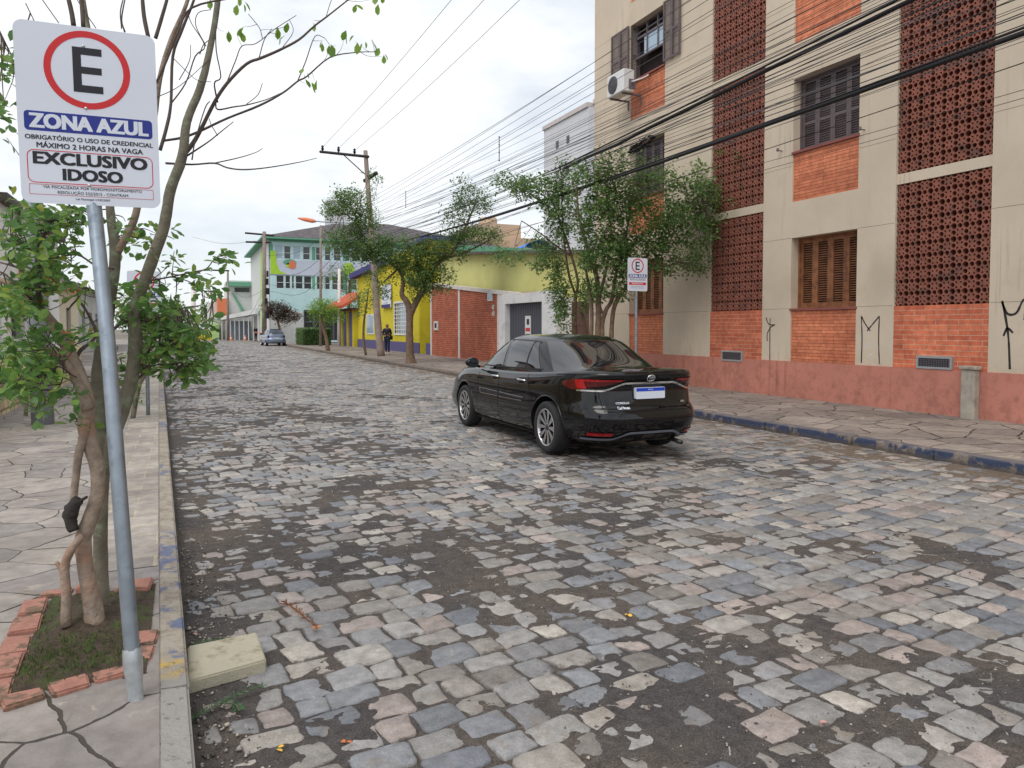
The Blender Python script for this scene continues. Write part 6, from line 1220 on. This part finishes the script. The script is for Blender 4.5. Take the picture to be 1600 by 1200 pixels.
def person(loc, rz, label, top, legs, shoes, sc=1.0, bag=True):
    t = thing('person', loc, label, 'person', rz=rz); t.scale = (sc,)*3
    V = [(0, 0, .92), (0, -.01, 1.08), (0, 0, 1.24), (0, .01, 1.36), (0, 0, 1.44), (0, -.02, 1.50), (0, -.03, 1.57), (0, -.02, 1.63),
         (.16, .01, 1.33), (.22, .06, 1.10), (.10, -.16, 1.02), (.03, -.20, 1.03), (-.16, .01, 1.33), (-.24, .05, 1.12), (-.10, -.15, 1.00), (-.02, -.20, 1.01),
         (.085, 0, .86), (.085, -.05, .48), (.075, .05, .09), (.08, -.09, .035), (-.085, 0, .86), (-.08, .0, .48), (-.07, .12, .12), (-.075, .02, .035)]
    E_ = [(0, 1), (1, 2), (2, 3), (3, 4), (4, 5), (5, 6), (6, 7), (3, 8), (8, 9), (9, 10), (10, 11), (3, 12), (12, 13), (13, 14), (14, 15), (0, 16), (16, 17), (17, 18), (18, 19), (0, 20), (20, 21), (21, 22), (22, 23)]
    r = [.13, .115, .135, .12, .055, .052, .085, .075, .065, .05, .038, .035, .065, .05, .038, .035, .088, .062, .042, .038, .088, .062, .042, .038]
    put('body', skin(V, E_, r), t, False)
    iv = list(range(0, 5))+[8, 9, 10, 12, 13, 14]; mp_ = {a: b for b, a in enumerate(iv)}; rr = [.155, .14, .155, .135, .07, .082, .066, .052, .082, .066, .052]
    put('jacket', skin([V[i] if i else (0, 0, .88) for i in iv], [(mp_[a], mp_[b]) for a, b in E_ if a in mp_ and b in mp_], rr), t, False).data.materials.append(top)
    iv = [0, 16, 17, 18, 20, 21, 22]; mp_ = {a: b for b, a in enumerate(iv)}; put('trousers', skin([V[i] for i in iv], [(mp_[a], mp_[b]) for a, b in E_ if a in mp_ and b in mp_], [.14, .105, .078, .055, .105, .078, .055]), t, False).data.materials.append(legs)
    t.children[0].data.materials.append(skinm)
    mb = MB()
    for i, (x, y, z) in enumerate((V[19], V[23])): mb.cbox(x-.045, x+.045, y-.1, y+.16, .0, .085, .03)
    mb.build('shoes', shoes, t, False)
    put('hair', skin([(0, .03, 1.64), (0, .055, 1.56), (.0, .06, 1.46), (.02, .05, 1.38)], [(0, 1), (1, 2), (2, 3)], [.098, .095, .08, .05]), t, False).data.materials.append(hairm)
    mb = MB()
    for sx in (-1, 1): mb.lathe([(0, -.012), (.011, 0), (0, .012)], (sx*.032, -.112, 1.595), 2, 8, 1)
    mb.lathe([(0, -.03), (.012, -.01), (.004, .03)], (0, -.118, 1.572), 2, 8, 0); mb.box(-.025, .025, -.108, -.1, 1.53, 1.538, 1); mb.build('face', [skinm, hairm], t, False)
    if bag:
        mb = MB(); mb.cbox(.16, .30, -.08, .14, .78, 1.02, .04); mb.tube(smooth([(.22, .1, 1.0), (.2, .06, 1.25), (.13, .03, 1.42), (.13, -.06, 1.3), (.22, -.06, 1.0)]), .012, 6); mb.build('handbag', M['black'], t, False)
    return t
wp = P(605, 553, 40.3); person((wp[0], wp[1], .12), R(-22), 'woman in dark jacket and dark jeans walking past the yellow house with a black handbag', navy, jean, M['white'], 1.0)
wp = P(400, 531, 86); person((wp[0], wp[1], .05), R(10), 'person in black clothes standing under the pale canopy far down the street', M['black'], M['black'], M['black'], 1.02, False)
# ------------------------------------------------------------ road works at the far end
for i, (x, lab) in enumerate(((361, 'left of the two orange traffic cones at the street end'), (383, 'right of the two orange traffic cones at the street end'))):
    b = P(x, 532, 88); b[2] = .0; t = thing('traffic_cone', b, lab, 'traffic cone', 'traffic cones'); mb = MB(); mb.cbox(b[0]-.25, b[0]+.25, b[1]-.25, b[1]+.25, 0, .06, .02); mb.lathe([(.17, .06), (.10, .38), (.045, .68), (0, .69)], (b[0], b[1], 0), 2, 14); mb.build('cone_body', M['orange'], t)
    mb = MB(); mb.lathe([(.135, .27), (.104, .41)], (b[0], b[1], 0), 2, 14); mb.build('white_collar', M['white'], t)
mb = MB(); a, b_ = P(397, 520, 84), P(475, 517, 78); mb.tube(smooth([a, (a+b_)/2-[0, 0, .15], b_], 8), .04, 4); tag(mb.build('warning_tape', mat('red_tape', c(220, 110, 100), .6, .05)), 'red and white warning tape stretched behind the silver blue hatchback', 'tape')
yb_ = P(317, 532, 92); mb = MB(); mb.cbox(yb_[0]-1.1, yb_[0]+1.0, yb_[1]-.3, yb_[1]+.3, .0, 1.0, .06); mb.box(yb_[0]-1.0, yb_[0]+.9, yb_[1]-.34, yb_[1]-.3, .25, .45); tag(mb.build('barrier', M['yplast']), 'yellow plastic barrier block at the far end of the street', 'barrier')
ft = [(240, 470), (275, 480), (330, 500), (200, 480)]
for i, (x, d) in enumerate(((215, 150), (262, 140), (338, 160))):
    tree('distant_tree', ('distant dark green tree behind the left street tree', 'distant rounded tree over the street end roofs', 'distant small tree next to the pale far pole')[i], P(x, 530, d), [[(x, 532, 4), (x, 500, 3), (x, 485, 2)]], d, [(x, 485, 26, 18, 110), (x-12, 500, 22, 16, 70)], .5, 5, M['leafB'], M['barkr'], 'distant trees', tw=.05, spread=.6, dd=3)

# ------------------------------------------------------------ loose grit on the soil of the road
def grit():
    n = 5200; y = 1.7+rng.beta(1.0, 2.2, n)*6; x = rng.uniform(0, 7.5, n); gutter = rng.random(n) < .12; x = np.where(gutter, xl(y)+.02+rng.beta(1, 2.5, n)*.3, x)
    keep = (vnoise(.8*x+.6*y, -.6*x+.8*y, .95, 1)+.6*vnoise(-.6*x+.8*y, .8*x+.6*y, .42, 2)-.05*x > -.10) | gutter; x, y, gutter = x[keep], y[keep], gutter[keep]; n = len(x)
    r = rng.uniform(.0025, .006, n)*np.where(rng.random(n) < .06, 2.0, 1)*np.where(gutter, 1.5, 1)
    T = np.array([(1, 0, 0), (0, 1, 0), (-1, 0, 0), (0, -1, 0), (0, 0, .8), (0, 0, -.8)]); V = np.repeat(T[None], n, 0)*rng.uniform(.6, 1.3, (n, 6, 1))*r[:, None, None]
    a = rng.uniform(0, 6.3, n); ca, sa = np.cos(a)[:, None], np.sin(a)[:, None]; V = np.stack([V[..., 0]*ca-V[..., 1]*sa, V[..., 0]*sa+V[..., 1]*ca, V[..., 2]], -1)+np.stack([x, y, np.where(gutter, .012, .006)+0*x], -1)[:, None]
    Fc = (np.arange(n)*6)[:, None, None]+np.array([(0, 1, 4), (1, 2, 4), (2, 3, 4), (3, 0, 4), (1, 0, 5), (2, 1, 5), (3, 2, 5), (0, 3, 5)])[None]
    col = np.repeat(np.array([c(150, 144, 138), c(110, 102, 96), c(176, 166, 152), c(80, 74, 70)])[rng.integers(0, 4, n)], 6, 0)
    b = NB('grit'); m = b.fin(b.attr('scol'), .9, 0, .3)
    tag(put('gravel', npmesh('gravel', V.reshape(-1, 3), [Fc.reshape(-1, 3)], [m], {'scol': col})), 'loose grit and small stones lying on the road soil', 'gravel', kind='stuff')
grit()

# ------------------------------------------------------------ houses further up the left pavement
for (nm, lab, y0, y1, h, wm, rm) in (('row_house', 'low cream house with a red tiled roof far up the left pavement', 31, 44, 3.4, wall_mat('cream_wall', c(220, 210, 186), c(200, 188, 164), .5), M['tile']), ('row_house', 'long grey house with a dark roof beyond the cream house on the left', 47, 70, 3.8, wall_mat('grey_wall', c(190, 188, 186), c(170, 168, 166), .5), M['slate'])):
    X0 = -4.3-.02*y0; fR = lambda a, z, d: (X0-d, a, z); t = thing(nm, (X0, y0, .1), lab, 'house', 'row houses on the left'); hs = [(y0+1.5+k*3.6, y0+3.0+k*3.6, 1.1, 2.5) for k in range(int((y1-y0-2)/3.6))]
    mb = MB(); facade(mb, fR, y0, y1, 0, h, hs, .15)
    for y in (y0, y1): mb.quad((X0, y, 0), (X0-8, y, 0), (X0-8, y, h), (X0, y, h))
    mb.build('wall', wm, t)
    mb = MB(); mb.add([(X0+.5, y0-.4, h), (X0+.5, y1+.4, h), (X0-8.5, y1+.4, h), (X0-8.5, y0-.4, h), (X0-4, y0+2, h+1.9), (X0-4, y1-2, h+1.9)], [(0, 1, 5, 4), (1, 2, 5), (2, 3, 4, 5), (3, 0, 4), (0, 3, 2, 1)]); mb.build('roof', rm, t)
    for q in hs: mb = MB(); mb.quad(fR(q[0], q[2], .12), fR(q[1], q[2], .12), fR(q[1], q[3], .12), fR(q[0], q[3], .12)); mb.build('pane', M['glassd'], t)
